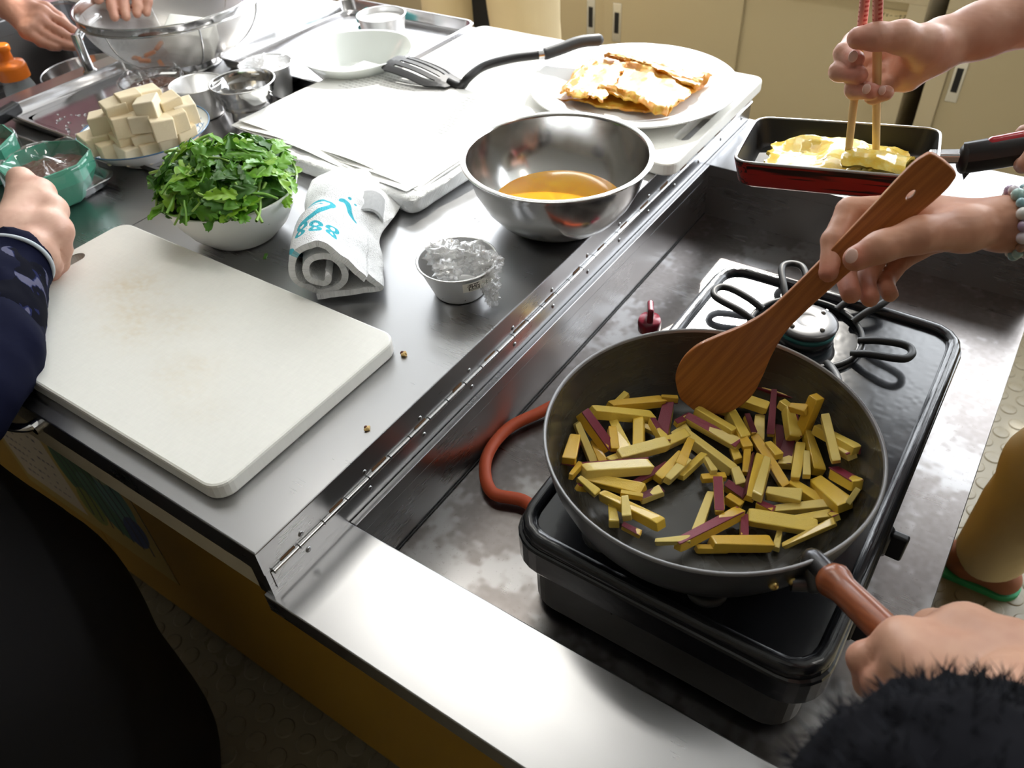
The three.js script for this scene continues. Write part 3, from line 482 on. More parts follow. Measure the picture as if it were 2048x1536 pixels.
// ================================================================ wooden spatula
{
  const B = onY(1378, 806, 0.815), E = at(1886, 326, 0.64), x = E.clone().sub(B).normalize(), L = E.distanceTo(B);
  const view = CAMERA_AT.clone().sub(B.clone().add(E).multiplyScalar(0.5)).normalize();
  const z = view.clone().addScaledVector(x, -view.dot(x)).normalize(), zz = z.clone().applyAxisAngle(x, 0.22), y = zz.clone().cross(x).normalize();
  // outline in the blade's plane: s along the length from the blade's tip, half widths
  const half = [[0, 0.008], [0.006, 0.018], [0.018, 0.03], [0.035, 0.036], [0.055, 0.0355], [0.075, 0.029], [0.1, 0.019], [0.125, 0.0122], [0.155, 0.0105], [0.2, 0.0112], [0.26, 0.0138], [L - 0.02, 0.0158], [L - 0.006, 0.0145], [L, 0.01]];
  const up = half.map(([s, w]) => [s, w]), dn = half.slice().reverse().map(([s, w]) => [s, -w]);
  const smoothPts = new THREE.SplineCurve([...up, ...dn].map((p) => new THREE.Vector2(...p))).getPoints(120).map((p) => [p.x, p.y]);
  const hole = []; for (let i = 0; i < 20; i++) { const a = i / 20 * Math.PI * 2; hole.push([L - 0.032 + 0.0062 * Math.cos(a), 0.0034 * Math.sin(a)]); }
  const g = metricUV(extrude(smoothPts, 0.0055, 0.0014, [hole], 1, 3).translate(0, 0, -0.003));
  g.applyMatrix4(new THREE.Matrix4().makeBasis(x, y, zz)).translate(B.x, B.y, B.z);
  solo('wooden_spatula', g, phys({ color: rgb(0.5, 0.17, 0.038), roughness: 0.42, map: tiled(woodTex, 1.5, 5), clearcoat: 0.15 }), 'brown wooden spatula with a hole in its handle, stirring the pan', 'spatula');
  var SPATULA = { B, E, x, y, z: zz, L };
}

// ================================================================ square egg pan, egg and chopsticks
const EGGPAN = (() => {
  const hr = V(0.829, 0, -0.559), ht = V(0.598, 0, 0.802), th = 0.43;
  const x = hr.clone().multiplyScalar(Math.cos(th)).addScaledVector(ht, Math.sin(th)).addScaledVector(V(0, 1, 0), 0.07).normalize();
  const z0 = ht.clone().multiplyScalar(Math.cos(th)).addScaledVector(hr, -Math.sin(th)).addScaledVector(V(0, 1, 0), 0.06), y = z0.clone().cross(x).normalize(), z = x.clone().cross(y).normalize();
  return { x, y, z, m: new THREE.Matrix4().makeBasis(x, y, z), c: at(1676, 290, 0.872) };
})();
{
  const t = thing('egg_pan', 'rectangular black egg pan with scuffed red outside held above the rear burner', 'frying pan', EGGPAN.c);
  t.quaternion.setFromRotationMatrix(EGGPAN.m);
  const a = 0.0985, b = 0.066, h = 0.031;   // half length and half width at the rim, height; rim at y = 0
  const ringPts = (k, y) => roundRect(-a * k - 0, a * k, -b * k, b * k, 0.016 * k, 5).map(([X, Z]) => V(X, y, Z));
  const skinOf = (rings) => { const pos = [], idx = [], n = rings[0].length, uv = []; rings.forEach((r, j) => r.forEach((p, i) => { pos.push(p.x, p.y, p.z); uv.push(i / n * 0.6, p.y * 1); })); for (let j = 0; j + 1 < rings.length; j++) for (let i = 0; i < n; i++) { const A = j * n + i, B = j * n + (i + 1) % n, C = A + n, D = B + n; idx.push(A, C, B, B, C, D); } const g = new THREE.BufferGeometry(); g.setAttribute('position', new THREE.Float32BufferAttribute(pos, 3)); g.setAttribute('uv', new THREE.Float32BufferAttribute(uv, 2)); g.setIndex(idx); g.computeVertexNormals(); return g; };
  const inset = (d, y) => roundRect(-a + d, a - d, -b + d, b - d, 0.016, 5).map(([X, Z]) => V(X, y, Z));
  const charred = dataTexture(256, 128, (u, v) => { const n = tile2(u * 9, v * 4, 9, 4, 31) * 0.45 + tile2(u * 40, v * 20, 40, 20, 32) * 0.35 + tile2(u * 90, v * 14, 90, 14, 33) * 0.2; const k = smooth(0.47, 0.6, n); return [lerp(0.62, 0.14, k), lerp(0.13, 0.05, k), lerp(0.1, 0.045, k)]; }, true, 3, 30);
  const floorIn = slab(roundRect(-a + 0.011, a - 0.011, -b + 0.011, b - 0.011, 0.012, 5), -h + 0.001, -h + 0.003);
  obj('coating', [floorIn, skinOf([inset(0.012, -h + 0.003), inset(0.008, -h + 0.006), inset(0.002, 0)])], phys({ color: rgb(0.012, 0.012, 0.012), roughness: 0.4, side: THREE.DoubleSide }), t);
  obj('shell', [skinOf([inset(-0.0012, 0), inset(0.004, -h + 0.004), inset(0.009, -h), inset(0.05, -h - 0.0005), inset(0.06, -h - 0.0005)]), slab(roundRect(-a + 0.012, a - 0.012, -b + 0.012, b - 0.012, 0.012, 5), -h - 0.0012, -h)], phys({ map: charred, roughness: 0.4, side: THREE.DoubleSide }), t);
  obj('rim', tube(inset(0.0004, 0), 0.0016, 120, 8, true), phys({ color: rgb(0.5, 0.5, 0.5), metalness: 0.8, roughness: 0.35 }), t);
  // handle at the +x end
  obj('handle_bracket', [new RoundedBoxGeometry(0.05, 0.011, 0.017, 2, 0.003).rotateZ(0.1).translate(a + 0.016, -0.006, -0.008)], M.steelSatin, t);
  const grip = new THREE.TubeGeometry(curve([V(a + 0.026, -0.007, -0.008), V(a + 0.05, 0.0, -0.008), V(a + 0.09, 0.011, -0.008), V(a + 0.14, 0.014, -0.008), V(a + 0.165, 0.012, -0.008)]), 40, 0.0165, 14, false);
  displace(grip, (p) => { const s = clamp((p.x - a - 0.026) / 0.03); return V(p.x, p.y, (p.z + 0.008) * 0.9 * lerp(0.8, 1, s) - 0.008); });
  const cap = new THREE.SphereGeometry(0.0165, 14, 10).scale(0.5, 1, 0.8).translate(a + 0.026, -0.007, -0.008);
  const h1 = obj('handle', [grip, cap, new THREE.ConeGeometry(0.008, 0.018, 10).rotateZ(Math.PI).translate(a + 0.03, -0.022, -0.008)], M.blackPlastic, t);
  const inlay = new THREE.TubeGeometry(curve([V(a + 0.048, 0.0105, -0.008), V(a + 0.09, 0.0225, -0.008), V(a + 0.14, 0.0255, -0.008), V(a + 0.16, 0.024, -0.008)]), 30, 0.0075, 12);
  obj('handle_inlay', [inlay, new THREE.SphereGeometry(0.0075, 10, 8).translate(a + 0.048, 0.0105, -0.008)], phys({ color: rgb(0.5, 0.02, 0.035), roughness: 0.25, clearcoat: 0.5 }), h1);
  // egg: a soft sheet being folded over
  const eggTex = dataTexture(256, 256, (u, v) => { const n = tile2(u * 10, v * 8, 10, 8, 41) * 0.5 + tile2(u * 32, v * 28, 32, 28, 42) * 0.3 + tile2(u * 80, v * 80, 80, 80, 43) * 0.2; return [0.93, lerp(0.74, 0.9, n), lerp(0.28, 0.66, n * n)]; }, true);
  const eggMat = phys({ map: eggTex, roughness: 0.22, clearcoat: 0.5, clearcoatRoughness: 0.15, bumpMap: eggTex, bumpScale: 0.002 });
  const g = thickSheet(60, 40, (u, v) => {
    const X = lerp(-0.074, 0.07, u) + 0.006 * fbm(u * 3, v * 9, 2), Z = lerp(-0.043, 0.05, v) + 0.005 * fbm(u * 9, v * 3, 5);
    const fold = 0.013 * Math.exp(-(((u - 0.52) / 0.1) ** 2)) * (0.4 + 0.6 * Math.sin(v * 3.1)), roll = 0.016 * smooth(0.6, 0.7, u) * (1 - smooth(0.86, 1, u)) * smooth(0.05, 0.35, v);
    const lift = 0.014 * smooth(0.25, 0, v) * smooth(0, 0.3, u) * (1 - u);
    return V(X, -0.0225 + fold + roll + lift + 0.004 * fbm(u * 6, v * 5, 1) + 0.0015 * fbm(u * 20, v * 18, 3), Z);
  }, 0.004);
  const e = solo('omelette', g, eggMat, 'soft yellow omelette being folded inside the rectangular egg pan', 'omelette');
  e.position.copy(EGGPAN.c); e.quaternion.setFromRotationMatrix(EGGPAN.m);
  const flap = thickSheet(40, 24, (u, v) => { const a2 = lerp(-0.4, 2.5, v), r = 0.016 + 0.004 * Math.sin(u * 5); return V(lerp(0.012, 0.074, u) + 0.004 * Math.sin(v * 6), -0.012 + r * 0.8 * Math.sin(a2) + 0.002 * fbm(u * 8, v * 8, 4), 0.03 - 0.032 * Math.cos(a2) * 0.8 + 0.004 * fbm(u * 5, v * 4, 8)); }, 0.003);
  obj('folded_flap', flap, eggMat, e);
}
// cooking chopsticks
{
  const print = canvasTexture(64, 512, (c, w, h) => {
    const gr = '#e8cb94'; c.fillStyle = gr; c.fillRect(0, 0, w, h); c.fillStyle = '#d8897c'; c.fillRect(0, 0, w, 190); c.fillStyle = '#f1d9cf'; c.fillRect(20, 0, 24, 190);
    c.fillStyle = '#b23c34'; for (let y = 6; y < 186; y += 11) { c.fillRect(24, y, 5 + 8 * hash3(y, 1, 1), 4); c.fillRect(34, y + 4, 6, 3); c.fillRect(4, y + 2, 10, 5); c.fillRect(50, y + 5, 8, 4); }
  });
  print.wrapS = print.wrapT = THREE.RepeatWrapping;
  const wood = phys({ map: print, roughness: 0.45 });
  const stick = (tip, top) => { const d = top.clone().sub(tip), g = new THREE.CylinderGeometry(0.005, 0.0038, d.length(), 16, 8); g.applyQuaternion(new THREE.Quaternion().setFromUnitVectors(V(0, 1, 0), d.clone().normalize())); const m = tip.clone().add(top).multiplyScalar(0.5); return g.translate(m.x, m.y, m.z); };
  const dz = 0.855;
  solo('chopstick', stick(at(1697, 302, dz), at(1741, -105, 0.742)), wood, 'pale wooden cooking chopstick with red printed top, held under the thumb', 'chopstick');
  solo('chopstick', stick(at(1752, 300, dz - 0.002), at(1757, -100, 0.724)), wood, 'pale wooden cooking chopstick with blue-red printed top, upright behind the palm', 'chopstick');
}

// ================================================================ cutting boards
function planarUV(g, x0, x1, z0, z1) { const p = g.attributes.position, uv = g.attributes.uv; for (let i = 0; i < p.count; i++) uv.setXY(i, (p.getX(i) - x0) / (x1 - x0), (p.getZ(i) - z0) / (z1 - z0)); return g; }
function cuttingBoard(name, label, x0, x1, z0, z1, slot, stains, seed) {
  const tex = dataTexture(512, 320, (u, v) => {
    let s = 0, c = tile2(u * 300, v * 40, 300, 40, seed) * 0.012 + tile2(u * 40, v * 300, 40, 300, seed + 1) * 0.01;
    for (const [a, b, r, k] of stains) { const d = Math.hypot((u - a) * 1.7, v - b) / r; s += k * Math.exp(-d * d) * (0.45 + 0.8 * tile2(u * 26, v * 16, 26, 16, seed + 2) * tile2(u * 90, v * 60, 90, 60, seed + 3) * 2); }
    c += 0.012 * tile2(u * 8, v * 6, 8, 6, seed + 4);
    return [0.965 - c - s * 0.07, 0.96 - c - s * 0.13, 0.93 - c - s * 0.22];
  }, true);
  const g = slab(roundRect(x0 + 0.003, x1 - 0.003, z0 + 0.003, z1 - 0.003, 0.018), TOP + 0.0005, TOP + 0.0205, 0.003, [roundRect(slot[0], slot[1], slot[2], slot[3], 0.0105)]);
  return solo(name, planarUV(g, x0, x1, z0, z1), phys({ map: tex, roughness: 0.4, bumpMap: tiled(scratchTex, 3, 3), bumpScale: 0.00008 }), label, 'cutting board');
}
cuttingBoard('cutting_board', 'bare white plastic cutting board with brown stains at the counter edge', -1.05, -0.535, -0.507, -0.235, [-1.036, -1.016, -0.425, -0.31], [[0.28, 0.36, 0.13, 0.4], [0.42, 0.5, 0.16, 0.3], [0.68, 0.62, 0.13, 0.22], [0.55, 0.4, 0.12, 0.14], [0.8, 0.75, 0.1, 0.1]], 50);
cuttingBoard('cutting_board', 'white plastic cutting board under the omelette plate and the black turner', -1.052, -0.438, -1.392, -1.022, [-0.48, -0.454, -1.235, -1.105], [[0.3, 0.4, 0.2, 0.06]], 60);

// ================================================================ folded towel, paper sheets
{
  const towelGeo = (w, h, d, seed, amp) => displace(mergeVertices(new RoundedBoxGeometry(w, h, d, 8, h * 0.48).deleteAttribute('uv').deleteAttribute('normal')), (p) => { const n = fbm(p.x * 40 + seed, p.y * 60, p.z * 40, 3); return V(p.x + n * amp, p.y + n * amp * 0.7, p.z + n * amp); });
  const seg = new THREE.BoxGeometry(0.31, 0.026, 0.25, 70, 6, 56); const rounded = displace(mergeVertices(seg.deleteAttribute('uv').deleteAttribute('normal')), (p) => {
    const qx = clamp(p.x, -0.143, 0.143), qz = clamp(p.z, -0.113, 0.113), dx = p.x - qx, dz = p.z - qz, d = Math.hypot(dx, dz), k = d > 0.012 ? 0.012 / d : 1; const n = fbm(p.x * 50, p.y * 80, p.z * 50, 3);
    return V(qx + dx * k + n * 0.004, p.y * (1 - 0.25 * smooth(0.004, 0.012, d)) + 0.002 * n, qz + dz * k + n * 0.004);
  });
  const g = rounded; g.setAttribute('uv', new THREE.Float32BufferAttribute(Array.from({ length: g.attributes.position.count }, (_, i) => [g.attributes.position.getX(i), g.attributes.position.getZ(i) + g.attributes.position.getY(i)]).flat(), 2));
  g.rotateY(-0.06).translate(-0.856, TOP + 0.0145, -0.88);
  solo('folded_towel', g, M.terry, 'thick folded white terry towel under the stack of paper sheets', 'towel');
}
{
  // printed lines on the paper, faint grey
  const printed = canvasTexture(1024, 724, (c, w, h) => {
    c.fillStyle = '#f3f3f0'; c.fillRect(0, 0, w, h); c.fillStyle = '#c9c9c6';
    for (let r = 0; r < 15; r++) { let x = 520; while (x < 900) { const l = 6 + 20 * hash3(r, x | 0, 6); c.fillRect(x, 60 + r * 22, l, 8); x += l + 7; } }
    for (let r = 0; r < 10; r++) { let x = 110; while (x < 440) { const l = 6 + 20 * hash3(r, x | 0, 8); c.fillRect(x, 60 + r * 22, l, 8); x += l + 7; } }
  });
  const blank = std({ color: rgb(0.88, 0.88, 0.86), roughness: 0.9 }), printMat = std({ map: printed, roughness: 0.9 });
  // [centre x, centre z, turn, height, droop at the near right corner]
  const sheets = [[-0.9, -0.93, 0.14, 0.8288, 0.016, 'lowest white paper sheet of the stack, drooping over the folded towel'], [-0.915, -0.938, 0.1, 0.8298, 0.004, 'white paper sheet second from the bottom of the stack'], [-0.925, -0.925, 0.09, 0.8308, 0.002, 'white paper sheet in the middle of the stack on the towel'], [-0.918, -0.932, 0.06, 0.8318, 0.003, 'white paper sheet just beneath the printed top sheet'], [-0.92, -0.94, 0.075, 0.8329, 0.001, 'top white paper sheet with faint print beside the black turner']];
  sheets.forEach(([x, z, turn, y, droop, label], i) => {
    const g = thickSheet(42, 30, (u, v) => {
      const X = (u - 0.5) * 0.42, Z = (0.5 - v) * 0.297;
      const near = smooth(0.5, 1, 1 - v) * smooth(0.45, 1, u), left = smooth(0.55, 1, 1 - v) * smooth(0.6, 1, 1 - u);
      return V(X, -droop * near * near * 1.1 - 0.006 * left * (1 - 0.1 * i) + 0.0009 * Math.sin(u * 7 + i) * Math.sin(v * 5 + i * 2) * (0.2 + near) + 0.0025 * Math.sin(u * 11 + i * 1.7) * smooth(0.86, 1, 1 - v), Z);
    }, 0.0003);
    const m = solo('paper_sheet', g, i === 4 ? printMat : blank, label, 'paper', 'paper sheets stacked on the towel'); m.position.set(x, y, z); m.rotation.y = -turn;
  });
}

// ================================================================ big steel bowl with beaten egg
{
  const c = V(-0.527, TOP, -0.842), t = thing('mixing_bowl', 'shiny stainless steel mixing bowl with beaten egg at the bottom', 'bowl', c);
  const out = [[0, 0.0008], [0.052, 0.0008], [0.066, 0.004], [0.085, 0.017], [0.102, 0.038], [0.114, 0.063], [0.1205, 0.09], [0.1215, 0.097]], inn = [[0.1205, 0.0965], [0.1193, 0.089], [0.1128, 0.0635], [0.1008, 0.0392], [0.0838, 0.0185], [0.065, 0.0056], [0.052, 0.0024], [0, 0.0024]];
  obj('shell', lathe([...out, [0.1235, 0.0985], [0.1285, 0.0985], [0.1293, 0.0998], [0.1285, 0.1012], [0.1235, 0.1015], [0.1212, 0.1], ...inn], 128), phys({ color: rgb(0.7, 0.695, 0.68), metalness: 1, roughness: 0.3, roughnessMap: tiled(blotchTex, 3, 3) }), t);
  const pool = solo('beaten_egg', lathe([[0, 0.0], [0.0905, 0.0], [0.0925, 0.0012], [0.0915, 0.0016], [0, 0.0008]], 64), phys({ color: rgb(0.72, 0.36, 0.02), roughness: 0.12, clearcoat: 0.5 }), 'orange beaten egg lying in the steel mixing bowl', 'egg');
  pool.position.set(c.x, TOP + 0.026, c.z);
  const tex = dataTexture(128, 128, (u, v) => { const n = tile2(u * 7, v * 7, 7, 7, 77) * 0.6 + tile2(u * 20, v * 20, 20, 20, 78) * 0.4; return [0.95 - 0.1 * n, 0.74 - 0.2 * n, 0.12]; }, true);
  pool.material.map = tex; pool.material.color.setRGB(0.95, 0.9, 0.7);
}
// ================================================================ plate with thin omelettes
{
  const c = onY(1266, 166, 0.842), t = thing('plate', 'large round white plate on the far cutting board', 'plate', V(c.x, TOP + 0.021, c.z));
  obj('dish', lathe([[0, 0.0], [0.105, 0.0], [0.109, -0.0002], [0.112, 0.003], [0.14, 0.0105], [0.174, 0.0205], [0.1765, 0.0225], [0.175, 0.0243], [0.17, 0.0238], [0.14, 0.0155], [0.118, 0.0068], [0.105, 0.0042], [0, 0.0038]], 96), M.porcelain, t);
  const tex = dataTexture(256, 256, (u, v) => { const n = tile2(u * 9, v * 9, 9, 9, 81) * 0.45 + tile2(u * 28, v * 28, 28, 28, 82) * 0.3 + tile2(u * 70, v * 70, 70, 70, 83) * 0.25, k = smooth(0.35, 0.75, n); return [lerp(0.78, 0.83, k), lerp(0.5, 0.66, k), lerp(0.08, 0.24, k)]; }, true);
  const mat = phys({ map: tex, roughness: 0.42, bumpMap: tex, bumpScale: 0.0007, clearcoat: 0.1 });
  const y0 = TOP + 0.0275;
  // sheets given by their corners in the photograph, folded edges rolled up
  const sheet = (label, q, h, seed, rolls) => {
    const P4 = q.map(([x, y]) => onY(x, y, y0 + h));
    const g = thickSheet(54, 40, (u, v) => {
      const a = P4[0].clone().lerp(P4[1], u), b = P4[3].clone().lerp(P4[2], u), p = a.lerp(b, v);
      const edge = Math.min(u, v, 1 - u, 1 - v);
      p.x += 0.007 * fbm(u * 5 + seed, v * 5, 1) + 0.003 * fbm(u * 16, v * 16, seed); p.z += 0.007 * fbm(u * 5, v * 5 + seed, 4) + 0.003 * fbm(u * 15, v * 17, seed + 3);
      let y = 0.003 + 0.005 * fbm(u * 4 + seed, v * 4, 7) + 0.0013 * fbm(u * 14, v * 14, seed) + 0.005 * smooth(0.12, 0, edge) * fbm(u * 9, v * 9, seed + 6);
      for (const [along, pos, width, height] of rolls) { const s = along ? v : u; y += height * Math.exp(-(((s - pos - 0.03 * Math.sin((along ? u : v) * 7 + seed)) / width) ** 2)); }
      p.y += Math.max(0, y); return p;
    }, 0.0035);
    solo('thin_omelette', g, mat, label, 'omelette', 'thin omelettes on the plate');
  };
  sheet('wide golden thin omelette spread at the bottom of the white plate', [[1205, 125], [1420, 165], [1332, 236], [1108, 200]], 0.002, 3, [[0, 0.96, 0.05, 0.006], [1, 0.05, 0.06, 0.006]]);
  sheet('golden thin omelette with rolled front edge folded on top of the others', [[1232, 128], [1408, 160], [1330, 238], [1196, 190]], 0.01, 9, [[1, 0.92, 0.05, 0.01], [1, 0.12, 0.04, 0.006], [0, 0.5, 0.05, 0.003]]);
  sheet('small folded flap of golden thin omelette with crumpled corner', [[1180, 128], [1250, 140], [1205, 210], [1118, 196]], 0.013, 21, [[0, 0.1, 0.08, 0.007], [1, 0.95, 0.06, 0.005]]);
  sheet('narrow golden strip of thin omelette along the back of the pile', [[1205, 112], [1260, 118], [1410, 160], [1396, 178]], 0.014, 33, [[1, 0.5, 0.2, 0.005]]);
}
// ================================================================ black slotted turner
{
  const heel = onY(902, 181, 0.8335), tipL = onY(776, 122, 0.857), topHeel = onY(915, 160, 0.8345);
  const x = tipL.clone().add(onY(800, 112, 0.857)).multiplyScalar(0.5).sub(heel.clone().add(topHeel).multiplyScalar(0.5)), L = x.length(); x.normalize();
  const w0 = topHeel.clone().sub(heel), z = w0.addScaledVector(x, -w0.dot(x)).normalize(), y = z.clone().cross(x).normalize();
  const o = heel.clone().add(topHeel).multiplyScalar(0.5), m = new THREE.Matrix4().makeBasis(x, z, x.clone().cross(z)); m.setPosition(o);
  const t = thing('turner', 'black nylon slotted turner with a chrome collar lying across the board', 'turner');
  const half = (k) => k < 0 ? 0.01 : lerp(0.023, 0.039, smooth(0, 0.05, k)) - 0.006 * smooth(L - 0.012, L, k);
  // blade point: k along the blade, w from -1 to 1 across; the sides turn up a little and the tip curls
  const bladeAt = (k, w) => V(k, w * half(k), 0.009 * w * w * smooth(0, 0.04, k) - 0.006 * Math.sin(Math.PI * clamp(k / L)));
  const strip = (k0, k1, w0, w1, n = 24, mm = 4) => thickSheet(n, mm, (u, v) => bladeAt(lerp(k0, k1, u), lerp(w0, w1, v)), 0.0026);
  const bars = [strip(-0.012, 0.03, -1, 1, 14, 24), strip(L - 0.02, L, -1, 1, 10, 24)], edges = [-1, -0.64, -0.5, -0.22, -0.08, 0.2, 0.34, 0.62, 0.76, 1];
  for (let i = 0; i < 5; i++) bars.push(strip(0.0295, L - 0.0195, edges[2 * i], edges[2 * i + 1]));
  obj('blade', mergeGeometries(bars.map(flat)).applyMatrix4(m), phys({ color: rgb(0.012, 0.012, 0.013), roughness: 0.5, specularIntensity: 0.5 }), t);
  const neck = [o.clone().addScaledVector(x, 0.012).add(V(0, 0.002, 0)), o.clone().addScaledVector(x, -0.016).add(V(0, 0.004, 0)), at(934, 158, 1.4), at(965, 134, 1.41), at(1020, 118, 1.42), at(1078, 110, 1.425)];
  const ng = new THREE.TubeGeometry(curve(neck), 40, 0.0078, 12);
  obj('neck', ng, M.blackPlastic, t);
  obj('collar', bar(at(1076, 110, 1.4248), at(1094, 107.5, 1.427), 0.0088, 20), M.chrome, t);
  const gp = [at(1092, 107.5, 1.427), at(1120, 98, 1.432), at(1160, 84, 1.44), at(1196, 80, 1.45)];
  obj('grip', [new THREE.TubeGeometry(curve(gp), 30, 0.0105, 14), new THREE.SphereGeometry(0.0105, 14, 10).translate(gp[3].x, gp[3].y, gp[3].z), new THREE.SphereGeometry(0.0105, 14, 10).translate(gp[0].x, gp[0].y, gp[0].z)], std({ color: rgb(0.035, 0.037, 0.04), roughness: 0.5 }), t);
}
// ================================================================ trays
function tray(name, label, x0, x1, z0, z1, h, y, mat) {
  const t = thing(name, label, 'tray', V(0, y, 0));
  const ringAt = (d, yy) => roundRect(x0 + d, x1 - d, z0 + d, z1 - d, 0.026).map(([a, b]) => V(a, yy, b));
  const prof = [[0.03, 0.0012], [0.012, 0.0012], [0.007, 0.005], [0.004, h], [0.001, h + 0.0015], [-0.002, h], [-0.0015, h - 0.0015], [0.002, h - 0.002], [0.006, 0.004], [0.012, 0], [0.03, 0]];
  const rings = prof.map(([d, yy]) => ringAt(d, yy)), n = rings[0].length, pos = [], idx = [], uv = [];
  rings.forEach((r) => r.forEach((p) => { pos.push(p.x, p.y, p.z); uv.push(p.x + p.y, p.z); }));
  for (let j = 0; j + 1 < rings.length; j++) for (let i = 0; i < n; i++) { const a = j * n + i, b = j * n + (i + 1) % n; idx.push(a, a + n, b, b, a + n, b + n); }
  const g = new THREE.BufferGeometry(); g.setAttribute('position', new THREE.Float32BufferAttribute(pos, 3)); g.setAttribute('uv', new THREE.Float32BufferAttribute(uv, 2)); g.setIndex(idx); g.computeVertexNormals();
  obj('wall', g, mat, t); obj('base', slab(roundRect(x0 + 0.0295, x1 - 0.0295, z0 + 0.0295, z1 - 0.0295, 0.01), 0, 0.0012), mat, t);
  return t;
}
const trayMat = phys({ color: rgb(0.62, 0.61, 0.62), metalness: 1, roughness: 0.3, roughnessMap: tiled(blotchTex, 3, 3), side: THREE.DoubleSide });
tray('steel_tray', 'large shiny steel tray carrying the tofu bowl, cups and wrapped glass dish', -1.6, -1.115, -0.926, -0.635, 0.02, TOP + 0.0006, trayMat);
tray('steel_tray', 'steel tray holding the white spouted dish beside the far cutting board', -1.43, -1.062, -1.392, -1.0, 0.024, TOP + 0.0006, trayMat);
tray('steel_tray', 'small dark steel tray under the two teal bowls', -1.52, -1.192, -0.598, -0.3, 0.016, TOP + 0.0006, phys({ color: rgb(0.4, 0.4, 0.4), metalness: 1, roughness: 0.32, side: THREE.DoubleSide }));
// white spouted dish
{
  const c = V(-1.132, TOP + 0.0022, -1.095), t0 = Math.atan2(-0.06, 0.23);
  const prof = [[0, 0], [0.06, 0], [0.064, 0.003], [0.086, 0.028], [0.106, 0.05], [0.111, 0.0535], [0.1105, 0.0555], [0.105, 0.054], [0.084, 0.0315], [0.061, 0.0068], [0.052, 0.0045], [0, 0.004]];
  const g = displace(lathe(prof, 96), (p) => { const r = Math.hypot(p.x, p.z), a = Math.atan2(p.z, p.x) - t0, k = smooth(0.06, 0.11, r), spout = Math.pow(Math.abs(Math.cos(a)), 14); return V(p.x * (1 + k * (0.07 * spout - 0.05 * (1 - Math.cos(2 * a)) * 0.5)), p.y - k * 0.004 * spout + 0.003 * k * Math.cos(2 * a + 0.6), p.z * (1 + k * (0.07 * spout - 0.05 * (1 - Math.cos(2 * a)) * 0.5))); });
  const m = solo('spouted_dish', g, phys({ color: rgb(0.8, 0.84, 0.81), roughness: 0.1, clearcoat: 0.6, clearcoatRoughness: 0.04 }), 'white glossy dish with two pouring spouts behind the paper stack', 'dish'); m.position.copy(c);
}
// ================================================================ cling film
function filmDome(r, rise, seed, rough = 0.004, skirt = 0.012) {   // film pulled over a rim, wrinkled
  return grid(72, 26, (u, v) => { const a = u * Math.PI * 2, rr = v < 0.75 ? r * v / 0.75 : r * 1.012, n = fbm(Math.cos(a) * 3 + seed, Math.sin(a) * 3, v * 4, 3), ridge = Math.abs(noise3(Math.cos(a) * 5 + seed, Math.sin(a) * 5 + v * 2, seed));
    return V(rr * Math.cos(a) * (1 + 0.02 * n * v), (v < 0.75 ? -rise * Math.sin(v / 0.75 * Math.PI) + rough * (n + 0.8 * ridge) : -(v - 0.75) / 0.25 * skirt + 0.002 * n), rr * Math.sin(a) * (1 + 0.02 * n * v)); });
}
const wrapMat = phys({ color: rgb(1, 1, 1), roughness: 0.05, metalness: 0, transmission: 1, thickness: 0, ior: 1.6, side: THREE.DoubleSide, specularIntensity: 1 });
// small aluminium and steel cups
function cup(name, label, c, r, h, base, mat, opts = {}) {
  const t = thing(name, label, 'cup', c);
  const k = base, steps = opts.steps || [];
  const outside = [[0, 0], [k - 0.002, 0], [k, 0.002]], wall = [];
  if (steps.length) { let prev = k; steps.forEach(([rr, yy]) => { outside.push([prev, yy - 0.002], [rr, yy]); prev = rr; }); outside.push([r, h]); } else outside.push([lerp(k, r, 0.5), h * 0.5], [r, h - 0.001]);
  const inside = outside.slice(1).map(([a, b]) => [Math.max(0, a - 0.001), b + 0.001]).reverse();
  obj('shell', lathe([...outside, [r + 0.0022, h], [r + 0.0025, h + 0.0012], [r + 0.001, h + 0.002], [r - 0.001, h + 0.001], ...inside, [0, 0.001]], 64), mat, t);
  if (opts.fill) obj('contents', lathe([[0, opts.fill[0] * h], [lerp(k, r, opts.fill[0]) - 0.0012, opts.fill[0] * h - 0.001]].reverse(), 40), opts.fill[1], t);
  if (opts.film) obj('cling_film', filmDome(r + 0.003, opts.film, opts.seed || 1).translate(0, h + 0.003, 0), wrapMat, t);
  return t;
}
const brownFood = std({ color: rgb(0.12, 0.05, 0.03), roughness: 0.4, bumpMap: tiled(blotchTex, 3, 3), bumpScale: 0.004 });
cup('aluminium_cup', 'plain empty aluminium cup on the tray beside the ribbed steel cup', V(-1.273, TOP + 0.002, -0.837), 0.045, 0.056, 0.034, M.aluminium);
cup('measuring_cup', 'shiny steel measuring cup with stepped ribbed wall', V(-1.19, TOP + 0.002, -0.873), 0.055, 0.062, 0.034, M.steelShiny, { steps: [[0.043, 0.022], [0.047, 0.034], [0.051, 0.045], [0.054, 0.053]] });
cup('aluminium_cup', 'aluminium cup covered with tight cling film between the ribbed cup and white dish', V(-1.232, TOP + 0.0005, -0.965), 0.047, 0.055, 0.038, M.aluminium, { film: 0.004, seed: 5 });
cup('aluminium_cup', 'aluminium cup filled with white powder at the far corner of the tray', V(-1.213, TOP + 0.002, -1.268), 0.049, 0.053, 0.04, M.aluminium, { fill: [0.86, std({ color: rgb(0.88, 0.88, 0.87), roughness: 0.95, bumpMap: tiled(grainTex, 4, 4), bumpScale: 0.003 })] });
